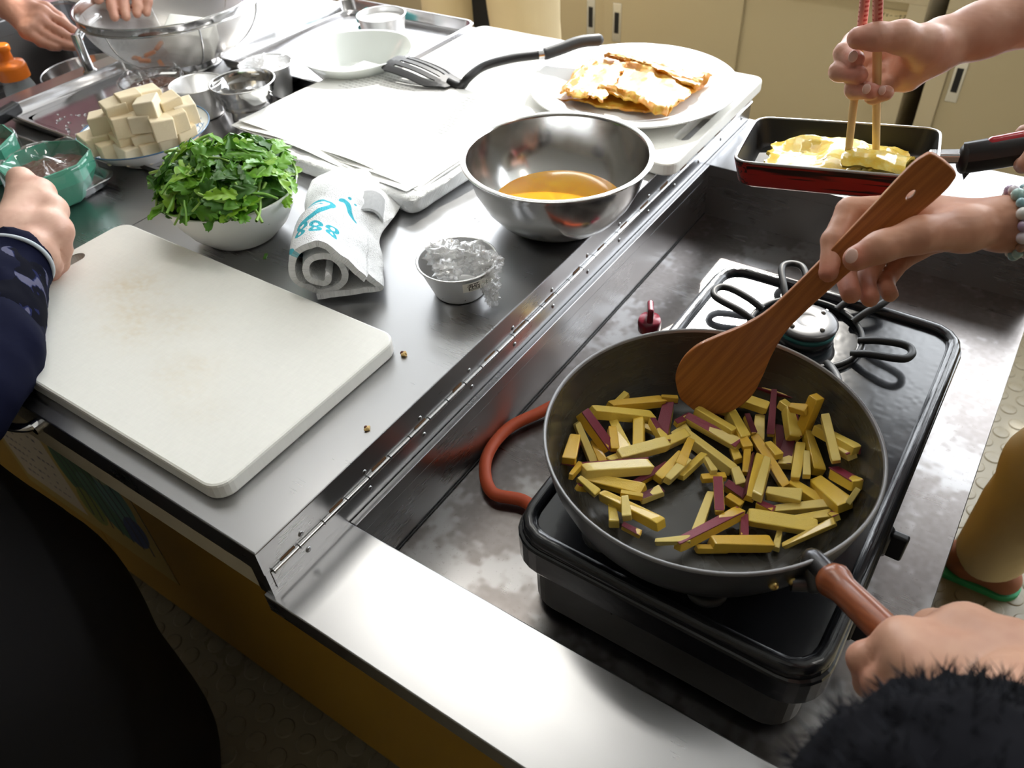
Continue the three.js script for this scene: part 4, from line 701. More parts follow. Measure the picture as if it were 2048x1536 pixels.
{
  const c = V(-0.546, TOP + 0.0005, -0.637);
  const t = cup('aluminium_cup', 'small grey aluminium cup stuffed with crumpled cling film on the bare counter', c, 0.0485, 0.046, 0.0325, M.aluminium);
  // crumpled film: several wrinkled sheets heaped in and over the rim
  const blob = (cx, cy, cz, r, seed, sy = 1) => { const g = new THREE.IcosahedronGeometry(r, 5); return displace(mergeVertices(g.deleteAttribute('normal').deleteAttribute('uv')), (p) => { const d = p.clone().normalize(), n = 0.75 + 0.5 * Math.abs(noise3(d.x * 4 + seed, d.y * 4, d.z * 4)) + 0.35 * Math.abs(noise3(d.x * 10, d.y * 10 + seed, d.z * 10)) - 0.25 * Math.abs(noise3(d.x * 19, d.y * 19, d.z * 19 + seed)); return V(cx + p.x * n, cy + p.y * n * sy, cz + p.z * n); }); };
  obj('crumpled_film', [blob(-0.012, 0.05, 0.004, 0.024, 1, 0.6), blob(0.014, 0.05, -0.01, 0.022, 4, 0.7), blob(0.04, 0.048, -0.006, 0.02, 8, 0.8), blob(0.052, 0.03, 0.004, 0.013, 12, 1.3), blob(-0.022, 0.046, -0.014, 0.018, 15, 0.6), blob(0.004, 0.046, 0.022, 0.018, 18, 0.5), blob(0.056, 0.014, 0.008, 0.009, 22, 1.4)], phys({ color: rgb(1, 1, 1), roughness: 0.08, transmission: 0.74, thickness: 0, ior: 1.6, side: THREE.DoubleSide }), t);
  const kanji = canvasTexture(128, 64, (x, w, h) => { x.fillStyle = '#e9e6da'; x.fillRect(0, 0, w, h); x.strokeStyle = '#3a352e'; x.lineWidth = 3.2;
    const ln = (...q) => { for (const [a, b, e, f] of q) { x.beginPath(); x.moveTo(a, b); x.lineTo(e, f); x.stroke(); } };
    ln([16, 10, 56, 10], [24, 8, 24, 26], [30, 12, 30, 26], [16, 18, 26, 18], [36, 12, 54, 12], [42, 12, 38, 26], [50, 14, 44, 24], [14, 28, 58, 28], [20, 32, 54, 32], [20, 32, 20, 56], [54, 32, 54, 56], [20, 56, 54, 56], [32, 32, 30, 42], [42, 32, 44, 42], [20, 44, 54, 44], [20, 50, 54, 50]);   // 醤
    ln([72, 14, 78, 20], [68, 28, 74, 32], [68, 54, 78, 38], [84, 22, 116, 22], [84, 22, 84, 54], [116, 22, 116, 54], [84, 54, 116, 54], [100, 10, 100, 54], [84, 38, 116, 38]);   // 油
  });
  obj('name_tape', grid(12, 2, (u, v) => { const a = lerp(-0.25, 0.75, u) + 0.05; return V(0.0498 * Math.cos(a), lerp(0.03, 0.042, v), 0.0498 * Math.sin(a)); }), std({ map: (() => { kanji.repeat.set(-1, 1); return kanji; })(), roughness: 0.8, side: THREE.DoubleSide }), t);
}
// wrapped glass dish
{
  const c = V(-1.405, 0, -0.835), t = thing('glass_bowl', 'clear glass bowl of brown food wrapped in shiny cling film', 'bowl', V(c.x, TOP + 0.002, c.z));
  obj('shell', lathe([[0, 0], [0.028, 0], [0.04, 0.012], [0.056, 0.04], [0.057, 0.042], [0.0555, 0.042], [0.039, 0.0135], [0.027, 0.002], [0, 0.002]], 48), phys({ color: rgb(0.95, 0.97, 0.97), roughness: 0.04, transmission: 1, thickness: 0.002, ior: 1.5 }), t);
  obj('contents', displace(lathe([[0.046, 0.026], [0.044, 0.029], [0.02, 0.032], [0, 0.031]], 40), (p) => V(p.x, p.y + 0.004 * fbm(p.x * 90, 0, p.z * 90, 2), p.z)), brownFood, t);
  obj('cling_film', filmDome(0.059, 0.004, 9, 0.007).translate(0, 0.045, 0), wrapMat, t);
  obj('paper_tag', new THREE.BoxGeometry(0.03, 0.0006, 0.009).rotateY(0.5).translate(0.03, 0.05, -0.02), M.paper, t);
}
// ================================================================ tofu
{
  const c = V(-1.228, TOP + 0.002, -0.686), t = thing('porcelain_bowl', 'shallow blue and white porcelain bowl piled with tofu cubes', 'bowl', c);
  const tex = canvasTexture(512, 256, (x, w, h) => { x.fillStyle = '#dfe6ea'; x.fillRect(0, 0, w, h); x.strokeStyle = '#4f78b4'; x.lineWidth = 3; for (let i = 0; i < 26; i++) { x.beginPath(); x.moveTo(i * 20, 0); x.bezierCurveTo(i * 20 + 14, 60, i * 20 - 10, 120, i * 20 + 6, 220); x.stroke(); } for (let j = 0; j < 8; j++) { x.beginPath(); for (let i = 0; i <= 64; i++) x.lineTo(i * 8, 20 + j * 26 + 8 * Math.sin(i * 0.8 + j)); x.stroke(); } });
  obj('shell', lathe([[0, 0], [0.05, 0], [0.053, 0.001], [0.055, 0.006], [0.085, 0.022], [0.105, 0.0425], [0.1068, 0.044]], 72), M.porcelain, t);
  obj('inside', lathe([[0.104, 0.0425], [0.083, 0.0248], [0.05, 0.009], [0, 0.007]], 72), phys({ map: tex, roughness: 0.12, side: THREE.DoubleSide }), t);
  obj('blue_rim', new THREE.TorusGeometry(0.1055, 0.0012, 8, 96).rotateX(Math.PI / 2).translate(0, 0.0436, 0), phys({ color: rgb(0.05, 0.12, 0.22), roughness: 0.2 }), t);
  const q = rng(9), shapes = [];
  for (let v = 0; v < 4; v++) { const g = new RoundedBoxGeometry(0.036, 0.03, 0.034, 3, 0.0022); shapes.push(displace(g, (p) => V(p.x * (1 + 0.12 * p.y / 0.03 * (v - 1.5) * 0.4), p.y + 0.0025 * noise3(p.x * 60 + v * 9, p.y * 60, p.z * 60), p.z * (1 + 0.002 * v) + 0.0022 * noise3(p.x * 50, p.y * 50 + v * 5, p.z * 50)))); }
  const mats = [[0.86, 0.73, 0.5], [0.84, 0.7, 0.46], [0.88, 0.77, 0.56]].map((k) => phys({ color: rgb(...k), roughness: 0.7, bumpMap: tiled(grainTex, 1.5, 1.5), bumpScale: 0.0006 }));
  const cubes = [[191, 301, 0.834], [226, 310, 0.83], [263, 312, 0.83], [301, 299, 0.834], [376, 272, 0.846], [338, 288, 0.838], [350, 252, 0.838], [253, 285, 0.848], [288, 276, 0.852], [204, 281, 0.848], [300, 262, 0.845], [240, 262, 0.846], [202, 244, 0.876], [246, 249, 0.878], [284, 241, 0.88], [328, 256, 0.872], [352, 240, 0.874], [378, 222, 0.876], [232, 220, 0.896], [262, 206, 0.9], [296, 214, 0.899], [298, 196, 0.896], [340, 211, 0.888], [330, 226, 0.874], [268, 226, 0.884]];
  cubes.forEach(([px, py, y], i) => {
    const p = onY(px, py, y), dx = p.x - c.x, dz = p.z - c.z, rr = Math.hypot(dx, dz), kk = rr > 0.082 ? 0.082 / rr : 1; p.x = c.x + dx * kk; p.z = c.z + dz * kk; p.y = Math.max(p.y, c.y + 0.0255 + 0.022 * smooth(0.04, 0.09, rr)); const m = solo('tofu_cube', shapes[i % 4], mats[i % 3], 'cream tofu cube piled in the blue and white porcelain bowl', 'tofu', 'tofu cubes in the porcelain bowl');
    m.position.copy(p); const tilt = y > 0.86 ? 0.16 : 0.3; m.rotation.set((q() - 0.5) * tilt, -0.5 + (q() - 0.5) * 0.9, (q() - 0.5) * tilt);
  });
}
// ================================================================ greens in a white bowl
{
  const c = V(-0.9, TOP + 0.0005, -0.592), t = thing('white_bowl', 'plain white bowl heaped with chopped green leaves', 'bowl', c);
  obj('shell', lathe([[0, 0], [0.046, 0], [0.05, 0.002], [0.07, 0.022], [0.085, 0.048], [0.0925, 0.072], [0.0935, 0.0745], [0.092, 0.0755], [0.09, 0.074], [0.0825, 0.049], [0.068, 0.0245], [0.048, 0.006], [0, 0.005]], 80), M.whiteBowl, t);
  const q = rng(31);
  const leafShape = (L, w, lobes, curl, seed) => {
    const nu = 26, f = (u, v) => { const s = u, lobe = Math.pow(Math.abs(Math.sin(s * Math.PI * lobes + seed)), 0.55), env = Math.pow(Math.sin(Math.PI * clamp(s * 0.86 + 0.1)), 0.8), hw = w * env * (0.32 + 0.68 * lobe) + 0.0014, side = (v - 0.5) * 2, sweep = Math.abs(side) * hw * 0.9;
      return V(s * L - L / 2 + sweep, curl * Math.sin(s * 3 + seed) * L * 0.25 + 0.12 * Math.abs(side) * hw * (1 + curl) + 0.0015 * noise3(s * 8, side * 4, seed), side * hw); };
    return grid(nu, 6, f);
  };
  const shapes = [[0.052, 0.0075, 5, 0.5, 1], [0.046, 0.009, 4, -0.5, 2], [0.058, 0.006, 6, 0.7, 3.3], [0.04, 0.0095, 4, 0.4, 4.1], [0.048, 0.007, 5, -0.8, 5.2], [0.034, 0.008, 3, 0.6, 6.6]].map((a) => leafShape(...a));
  const stalks = [0.3, -0.4, 0.1].map((k) => { const g = new THREE.TubeGeometry(curve([V(-0.026, 0, 0), V(-0.01, k * 0.012, 0.002), V(0.01, k * 0.012, -0.001), V(0.026, 0, 0.001)]), 12, 0.0017, 6); return g; });
  const greens = [[0.12, 0.34, 0.015], [0.19, 0.46, 0.025], [0.05, 0.17, 0.012], [0.28, 0.53, 0.03], [0.08, 0.25, 0.015]].map((k) => phys({ color: rgb(...k), roughness: 0.38, transmission: 0.25, thickness: 0, side: THREE.DoubleSide }));
  const pale = [[0.3, 0.5, 0.1], [0.2, 0.42, 0.06]].map((k) => phys({ color: rgb(...k), roughness: 0.35 }));
  const heap = (r) => 0.07 + 0.054 * Math.pow(Math.max(0, 1 - (r / 0.1) ** 2), 0.7);
  const core = obj('leaf_heap', displace(lathe([[0.084, 0.05], [0.08, 0.075], [0.06, 0.095], [0.03, 0.107], [0, 0.11]], 40), (p) => V(p.x, p.y + 0.008 * fbm(p.x * 60, 2, p.z * 60, 2), p.z)), greens[2], t);
  for (let i = 0; i < 330; i++) {
    const isStalk = i % 5 === 0, a = q() * Math.PI * 2, r = 0.092 * Math.sqrt(q()), y = heap(r) + (q() - 0.5) * 0.016;
    const m = solo(isStalk ? 'green_stalk' : 'green_leaf', isStalk ? stalks[i % 3] : shapes[Math.floor(q() * 6)], isStalk ? pale[i % 2] : greens[Math.floor(q() * 5)], isStalk ? 'pale green cut stalk among the chopped leaves in the white bowl' : 'jagged chopped green leaf heaped in the white bowl', isStalk ? 'stalk' : 'leaf', isStalk ? 'cut stalks in the white bowl' : 'chopped leaves in the white bowl');
    m.position.set(c.x + r * Math.cos(a), c.y + y, c.z + r * Math.sin(a));
    const slope = clamp(r / 0.1) * 0.9; const n = V(Math.cos(a) * slope + (q() - 0.5) * 0.9, 1, Math.sin(a) * slope + (q() - 0.5) * 0.9).normalize(), spin = q() * 6.28;
    m.quaternion.setFromUnitVectors(V(0, 1, 0), n).multiply(new THREE.Quaternion().setFromAxisAngle(V(0, 1, 0), spin)); const s = 0.75 + 0.5 * q(); m.scale.set(s, s, s);
  }
  [[322, 392, 0.884], [318, 404, 0.88], [332, 415, 0.878], [420, 420, 0.88], [470, 412, 0.884]].forEach(([px, py, y], i) => { const m = solo('green_leaf', shapes[(i + 1) % 6], greens[i % 5], 'jagged chopped green leaf hanging over the rim of the white bowl', 'leaf', 'leaves over the bowl rim'); m.position.copy(onY(px, py, y)); m.rotation.set(0.4, i * 1.3, 0.5 - 0.2 * i); });
}
// ================================================================ teal bowls wrapped in film
{
  const teal = phys({ color: rgb(0.075, 0.34, 0.23), roughness: 0.35, side: THREE.DoubleSide });
  for (const [px, py, label, s] of [[88, 316, 'faceted teal bowl of brown food under cling film on the small tray', 1], [-62, 282, 'faceted teal bowl half hidden behind the other teal bowl, wrapped in film', 1]]) {
    const p = onY(px, py, 0.87), t = thing('teal_bowl', label, 'bowl', V(p.x, TOP + 0.0022, p.z));
    const facet = (g) => { const h = g.toNonIndexed(); h.computeVertexNormals(); return h.rotateY(0.2); };
    obj('shell', facet(lathe([[0, 0], [0.036, 0], [0.041, 0.004], [0.064, 0.04], [0.0655, 0.066], [0.0635, 0.0665], [0.062, 0.041], [0.039, 0.006], [0, 0.004]], 8)), teal, t);
    obj('contents', displace(lathe([[0.058, 0.045], [0.04, 0.05], [0, 0.049]], 40), (q) => V(q.x, q.y + 0.006 * fbm(q.x * 70, 1, q.z * 70, 3), q.z)), brownFood, t);
    obj('cling_film', filmDome(0.066, 0.014, px, 0.006, 0.05).translate(0, 0.067, 0), wrapMat, t);
  }
}

// ================================================================ rolled towel with a turquoise print
{
  const N = onY(648, 549, 0.836), F = onY(688, 362, 0.836), ax = F.clone().sub(N); ax.y = 0; const L = ax.length(); ax.normalize();
  const side = V(-ax.z, 0, ax.x); if (side.dot(RIGHT) < 0) side.negate();   // toward the right of the roll
  // cross-section path (s right, h up): a loose spiral, then over the top, down to the right, folded under and back
  const path = [], turns = 1.85, steps = 84;
  for (let i = 0; i <= steps; i++) { const k = i / steps, a = Math.PI / 2 + (1 - k) * turns * Math.PI * 2, r = lerp(0.008, 0.044, Math.pow(k, 0.8)); path.push([r * Math.cos(a) * 1.0, 0.045 + r * Math.sin(a) * 0.98]); }
  for (const p of [[0.014, 0.083], [0.03, 0.068], [0.046, 0.048], [0.058, 0.032], [0.066, 0.022], [0.071, 0.0145], [0.067, 0.009], [0.05, 0.0078], [0.03, 0.0074], [0.01, 0.0068], [-0.012, 0.0066]]) path.push(p);
  const c2 = new THREE.CatmullRomCurve3(path.map(([s, h]) => V(s, h, 0)), false, 'centripetal');
  const shape = (u, v) => {
    const p = c2.getPointAt(u), w = v, wob = 0.004 * fbm(u * 7, v * 5, 3) + 0.0022 * fbm(u * 20, v * 16, 5);
    const flatten = lerp(1, 0.62, smooth(0.35, 1, w)), spread = lerp(1, 1.22, smooth(0.3, 1, w)), pinch = 1 - 0.16 * Math.exp(-(((w - 0.55) / 0.16) ** 2));
    const s = p.x * spread * pinch + wob - 0.006 * Math.sin(w * 3) , h = Math.max(0.0062, p.y * flatten * pinch + wob * 1.3 + 0.004 * smooth(0.6, 1, w) * Math.sin(u * 30));
    const along = lerp(-0.012, L * 1.04, v) + 0.006 * Math.sin(u * 5) + (u > 0.78 ? 0.012 * Math.sin(v * 4 + 1) * (1 - v) : 0) + 0.006 * fbm(u * 6, v * 2, 9);
    return V(N.x, TOP, N.z).addScaledVector(ax, along).addScaledVector(side, s).add(V(0, h, 0));
  };
  const g = thickSheet(230, 46, shape, 0.008);
  const tex = canvasTexture(2048, 1024, (c, w, h) => {
    c.fillStyle = '#f2f3f3'; c.fillRect(0, 0, w, h);
    c.save(); c.translate(w * 0.6, h * 0.66); c.scale(1.25, 1.35); c.strokeStyle = c.fillStyle = '#3fb6c8'; c.lineCap = 'round';
    const arc = (pts, lw) => { c.lineWidth = lw; c.beginPath(); c.moveTo(...pts[0]); c.bezierCurveTo(...pts[1], ...pts[2], ...pts[3]); c.stroke(); };
    arc([[-150, 40], [-120, -150], [20, -190], [90, -110]], 34); arc([[90, -110], [120, -60], [60, 40], [-20, 90]], 30); arc([[-90, 60], [-60, -70], [10, -110], [50, -70]], 12); arc([[-190, 100], [-160, 130], [-100, 170], [-60, 260]], 26); arc([[120, -190], [170, -180], [180, -120], [220, -100]], 30);
    for (const [x, y, r] of [[-150, -150, 12], [-170, -120, 8], [-120, -175, 9], [150, -230, 10], [190, -210, 8]]) { c.beginPath(); c.arc(x, y, r, 0, 7); c.fill(); }
    c.translate(30, 150); c.rotate(0.1); c.scale(1, -1); c.font = 'bold 120px sans-serif'; c.fillText('888', -80, 60); c.restore();
  });
  solo('rolled_towel', g, phys({ map: tex, roughness: 1, sheen: 0.4, bumpMap: tiled(terryTex, 14, 6), bumpScale: 0.0013 }), 'loosely rolled white towel with turquoise print and 888 beside the greens bowl', 'towel');
  const cg = thickSheet(70, 16, (u, v) => { const a = u * 8.2, r = 0.005 + 0.0022 * a * 0.8; return onY(742, 470, TOP).add(V(0, 0.0185 + r * Math.sin(a), 0)).addScaledVector(side, r * Math.cos(a)).addScaledVector(ax, lerp(0, 0.05, v) + 0.003 * Math.sin(u * 9)); }, 0.004);
  const curl = obj('curled_end', cg, M.terry, scene.children[scene.children.length - 1]);
}
// ================================================================ colander with vegetables
{
  const c = V(-1.512, TOP, -0.99), t = thing('colander', 'large fine-mesh steel colander with wire ribs standing beside the sink', 'colander', c);
  const mesh = dataTexture(64, 64, (u, v, x, y) => ((x % 8 < 4 || y % 8 < 4) ? 1 : 0));
  const R = 0.172, H = 0.128, prof = []; for (let i = 0; i <= 24; i++) { const a = i / 24 * Math.PI * 0.47; prof.push([0.045 + (R - 0.048) * Math.sin(a) / Math.sin(Math.PI * 0.47), 0.016 + (H - 0.03) * (1 - Math.cos(a)) / (1 - Math.cos(Math.PI * 0.47))]); }
  obj('mesh_basket', lathe([[0, 0.016], ...prof], 96), phys({ color: rgb(0.55, 0.54, 0.52), metalness: 0.9, roughness: 0.4, alphaMap: tiled(mesh, 60, 14), transparent: true, side: THREE.DoubleSide }), t);
  obj('rim_band', [lathe([[R - 0.004, H - 0.016], [R - 0.002, H - 0.004], [R + 0.001, H], [R + 0.004, H + 0.001], [R + 0.0045, H - 0.002], [R + 0.002, H - 0.006], [R - 0.0005, H - 0.017], [R - 0.004, H - 0.016]], 120), new THREE.TorusGeometry(R - 0.001, 0.0022, 8, 120).rotateX(Math.PI / 2).translate(0, H - 0.017, 0)], M.steelShiny, t);
  for (let i = 0; i < 6; i++) { const a = i * Math.PI / 3 + 0.35; obj('rib', tube(prof.filter((_, k) => k % 4 === 0).map(([r, y]) => V((r + 0.0015) * Math.cos(a), y - 0.001, (r + 0.0015) * Math.sin(a))), 0.0016, 24, 6), M.steelShiny, t); }
  obj('foot_ring', [new THREE.TorusGeometry(0.07, 0.0028, 8, 64).rotateX(Math.PI / 2).translate(0, 0.003, 0), lathe([[0.07, 0.003], [0.068, 0.018], [0.0665, 0.018], [0.0685, 0.003]], 64)], M.steelShiny, t);
  const white = phys({ color: rgb(0.82, 0.82, 0.76), roughness: 0.55 });
  const wb = displace(new RoundedBoxGeometry(0.092, 0.05, 0.062, 4, 0.006), (p) => V(p.x, p.y + 0.002 * noise3(p.x * 40, p.y * 40, p.z * 40), p.z));
  const b = solo('tofu_block', wb, white, 'white uncut tofu block lying in the mesh colander', 'tofu'); b.position.copy(at(382, 72, 1.6)); b.rotation.set(0.35, 0.5, -0.35);
  const carrot = phys({ color: rgb(0.75, 0.22, 0.04), roughness: 0.45 }), cg = displace(new RoundedBoxGeometry(0.024, 0.006, 0.009, 2, 0.002), (p) => V(p.x, p.y + 3 * p.x * p.x, p.z));
  [[273, 117, 1.575], [300, 108, 1.59], [318, 92, 1.61], [322, 128, 1.57], [290, 122, 1.572]].forEach(([x, y, d], i) => { const m = solo('carrot_piece', cg, carrot, 'orange carrot sliver at the bottom of the mesh colander', 'carrot', 'carrot slivers in the colander'); m.position.copy(at(x, y, d)); m.rotation.set(0.2, i * 0.9, 0.1); });
}
// ================================================================ things at the sink
{
  const p = onY(181, 145, TOP + 0.006), t = thing('faucet', 'upright steel faucet column on the sink rim behind the colander', 'faucet', V(p.x, TOP + 0.006, p.z));
  obj('column', lathe([[0, 0], [0.014, 0], [0.014, 0.004], [0.0095, 0.008], [0.0095, 0.075], [0, 0.075]], 24), M.steelShiny, t);
  obj('spout', tube([V(0, 0.066, 0), V(-0.012, 0.072, -0.02), V(-0.04, 0.074, -0.06), V(-0.06, 0.072, -0.09), V(-0.075, 0.058, -0.1)], 0.0085, 40, 14), M.steelShiny, t);
}
{
  const p = onY(190, 138, 0.705), t = thing('sink_bowl', 'dark steel bowl standing in the sink', 'bowl', V(p.x - 0.02, 0.6, p.z + 0.01));
  obj('shell', lathe([[0, 0.001], [0.055, 0.001], [0.085, 0.03], [0.102, 0.1], [0.105, 0.102], [0.104, 0.104], [0.101, 0.103], [0.083, 0.032], [0.053, 0.003], [0, 0.003]], 72), M.steelShiny, t);
}
{
  const p = onY(24, 122, 0.825), t = thing('squeeze_bottle', 'clear plastic squeeze bottle with an orange screw cap in the sink', 'bottle', V(p.x - 0.02, 0.6, p.z));
  const orange = phys({ color: rgb(0.86, 0.2, 0.01), roughness: 0.35 });
  obj('bottle_body', lathe([[0, 0.001], [0.03, 0.001], [0.033, 0.006], [0.033, 0.15], [0.03, 0.17], [0.024, 0.186], [0.024, 0.196], [0, 0.196]], 40), phys({ color: rgb(0.85, 0.88, 0.88), roughness: 0.15, transmission: 0.85, thickness: 0 }), t);
  obj('cap', lathe([[0.031, 0.188], [0.0315, 0.21], [0.029, 0.218], [0.016, 0.222], [0.0135, 0.226], [0.0125, 0.24], [0.016, 0.243], [0.016, 0.252], [0.013, 0.255], [0, 0.255]], 40), orange, t);
}
{
  const a = at(38, 212, 1.47), b = at(-40, 258, 1.42), d = b.clone().sub(a).normalize(), t = thing('kitchen_knife', 'black-handled kitchen knife lying on the tray rim by the sink', 'knife');
  obj('handle', (() => { const g = new RoundedBoxGeometry(0.115, 0.024, 0.019, 3, 0.007); g.applyQuaternion(new THREE.Quaternion().setFromUnitVectors(V(1, 0, 0), d)); const m = a.clone().addScaledVector(d, 0.0575); return g.translate(m.x, m.y, m.z); })(), M.blackPlastic, t);
  obj('blade', (() => { const g = extrude([[0, -0.012], [0.15, -0.02], [0.17, -0.004], [0.165, 0.012], [0, 0.012]], 0.0016).translate(0, 0, -0.0008); g.applyQuaternion(new THREE.Quaternion().setFromUnitVectors(V(1, 0, 0), d)); const m = a.clone().addScaledVector(d, 0.112); return g.translate(m.x, m.y, m.z); })(), M.steelShiny, t);
}
// teal cloth at the tray's far corner
{
  const p = onY(700, 38, TOP + 0.02);
  const g = displace(new RoundedBoxGeometry(0.075, 0.022, 0.05, 6, 0.006), (q) => V(q.x, q.y + 0.004 * fbm(q.x * 50, q.y * 50, q.z * 50, 2), q.z + 0.004 * fbm(q.x * 40, 3, q.z * 40, 2)));
  const m = solo('cloth', g, std({ color: rgb(0.07, 0.28, 0.27), roughness: 0.9 }), 'small folded teal cloth in the far corner of the steel tray', 'cloth'); m.position.set(p.x + 0.03, TOP + 0.014, -1.345); m.rotation.y = 0.2;
}
// scraps and water
{
  const bit = (px, py, s, seed, label) => { const p = onY(px, py, TOP), g = displace(new THREE.IcosahedronGeometry(s, 2), (q) => V(q.x * (1 + 0.6 * noise3(q.x * 300 + seed, q.y * 300, q.z * 300)), q.y * 0.6, q.z * (1 + 0.5 * noise3(q.x * 300, q.y * 300 + seed, 1)))); const m = solo('potato_scrap', g, std({ color: rgb(0.62, 0.42, 0.16), roughness: 0.7 }), label, 'scrap'); m.position.set(p.x, TOP + s * 0.55, p.z); const k = obj('skin', new THREE.SphereGeometry(s * 0.62, 8, 6).translate(-s * 0.5, 0.0006, 0), std({ color: rgb(0.16, 0.05, 0.03), roughness: 0.7 }), m); };
  bit(808, 711, 0.0042, 1, 'tiny brown potato scrap beside the cutting board corner');
  bit(735, 859, 0.0034, 2, 'tiny pale potato scrap near the counter edge');
  const drop = new THREE.SphereGeometry(1, 10, 6, 0, 6.29, 0, 1.5), q = rng(5), spots = [];
  for (let i = 0; i < 26; i++) spots.push([505 + q() * 140, 12 + q() * 70, TOP]);
  for (let i = 0; i < 30; i++) spots.push([110 + q() * 80, 225 + q() * 50, TOP + 0.002]);
  for (const p of [[948, 436], [955, 443], [876, 205], [940, 505]]) spots.push([...p, TOP]);
  const im = new THREE.InstancedMesh(drop, phys({ color: rgb(1, 1, 1), roughness: 0.02, transmission: 1, thickness: 0.002, ior: 1.33 }), spots.length); im.name = 'water_drops'; tag(im, 'scattered small water drops on the steel counter and tray', 'water'); im.userData.kind = 'stuff';
  spots.forEach(([x, y, h], i) => { const p = onY(x, y, h), s = 0.0016 + 0.003 * q() * q(); im.setMatrixAt(i, new THREE.Matrix4().makeScale(s * (1 + q()), s * 0.45, s).setPosition(p.x, h + 0.0002, p.z)); }); scene.add(im);
  const scrap = solo('green_scrap', new THREE.BoxGeometry(0.004, 0.001, 0.012), std({ color: rgb(0.12, 0.3, 0.04), roughness: 0.6 }), 'tiny green leaf scrap on the steel between board and towel', 'scrap'); const p = onY(531, 513, TOP); scrap.position.set(p.x, TOP + 0.0007, p.z); scrap.rotation.y = 0.6;
}

// ================================================================ people: arms and hands posed joint by joint, clothing over them
const J = ([x, y, d, r]) => ({ p: at(x, y, d), r });
function chain(list) { const out = []; for (let i = 0; i + 1 < list.length; i++) out.push([list[i].p, list[i + 1].p, list[i].r, list[i + 1].r]); return out; }
function handMesh({ arm, palm, fingers, thumb, cell = 0.0026, extra = [], tendons = 0 }) {
  const a = arm.map(J), wrist = a[0], base = [...chain(a)], mcps = fingers.map((f) => J(f[0]));
  mcps.forEach((m) => base.push([wrist.p, m.p, wrist.r * 0.78, m.r * 1.12]));
  for (let i = 0; i + 1 < mcps.length; i++) base.push([mcps[i].p, mcps[i + 1].p, mcps[i].r * 1.06, mcps[i + 1].r * 1.06]);
  const th = thumb.map(J); base.push([wrist.p, th[0].p, wrist.r * 0.7, th[0].r]); base.push([th[0].p, mcps[0].p, th[0].r * 0.85, mcps[0].r * 0.9]);
  for (const e of extra) base.push(chain(e.map(J))[0]);
  if (tendons) mcps.forEach((m) => { const lift = (p, r) => p.clone().addScaledVector(CAMERA_AT.clone().sub(p).normalize(), r); base.push([lift(wrist.p, wrist.r * 0.62), lift(m.p, m.r * tendons), 0.0048, 0.0062]); });
  const groups = [{ bones: base, k: 0.011 }, { bones: chain(th), k: 0.006, join: 0.009 }];
  fingers.forEach((f) => groups.push({ bones: chain(f.map(J)), k: 0.0045, join: 0.007 }));
  return sdfMesh(groups, cell, 0.008, (x, y, z) => 0.0006 * fbm(x * 90, y * 90, z * 90, 2) + 0.0003 * noise3(x * 400, y * 400, z * 400));
}
function skinColor(g, tone, tips = []) {
  return paint(g, (x, y, z) => {
    const n = fbm(x * 38, y * 38, z * 38, 3), m = fbm(x * 160, y * 160, z * 160, 2); let red = 0;
    for (const t of tips) { const d = Math.hypot(x - t.x, y - t.y, z - t.z); red += Math.exp(-(d * d) / 0.00022); }
    red = clamp(red);
    return [tone[0] * (1 + 0.14 * n + 0.07 * m), tone[1] * (1 + 0.24 * n + 0.1 * m - 0.24 * red), tone[2] * (1 + 0.24 * n + 0.1 * m - 0.22 * red)];
  });
}
const plain = (g) => { for (const k of Object.keys(g.attributes)) if (!['position', 'normal', 'color'].includes(k)) g.deleteAttribute(k); return g; };
const join = (...gs) => (gs.length > 1 ? mergeGeometries(gs.map(plain)) : plain(gs[0]));
function person(label, bodyParts) { const t = thing('person', label, 'person'); bodyParts.forEach((g, i) => obj(i ? 'other_arm' : 'body', plain(g), M.skin, t)); return t; }
const boxUV = (g) => { const p = g.attributes.position, uv = new Float32Array(p.count * 2); for (let i = 0; i < p.count; i++) { uv[2 * i] = p.getX(i) + p.getZ(i); uv[2 * i + 1] = p.getY(i) + 0.5 * p.getZ(i); } g.setAttribute('uv', new THREE.BufferAttribute(uv, 2)); return g; };
const cloth = (bones, cell = 0.012, k = 0.05, fold = 0.006, freq = 14) => boxUV(sdfMesh([{ bones, k }], cell, 0.02, (x, y, z) => fold * fbm(x * freq, y * freq * 0.45, z * freq, 3)));
const nail = (parent, [x, y, d], s = 0.0052, lift = 0.0004) => { const p = at(x, y, d), n = CAMERA_AT.clone().sub(p).normalize(), g = new THREE.SphereGeometry(s, 12, 8).scale(0.8, 1, 0.28); g.applyQuaternion(new THREE.Quaternion().setFromUnitVectors(V(0, 0, 1), n)).translate(p.x, p.y, p.z); return obj('fingernail', g, phys({ color: rgb(0.72, 0.46, 0.38), roughness: 0.2, clearcoat: 0.6 }), parent); };

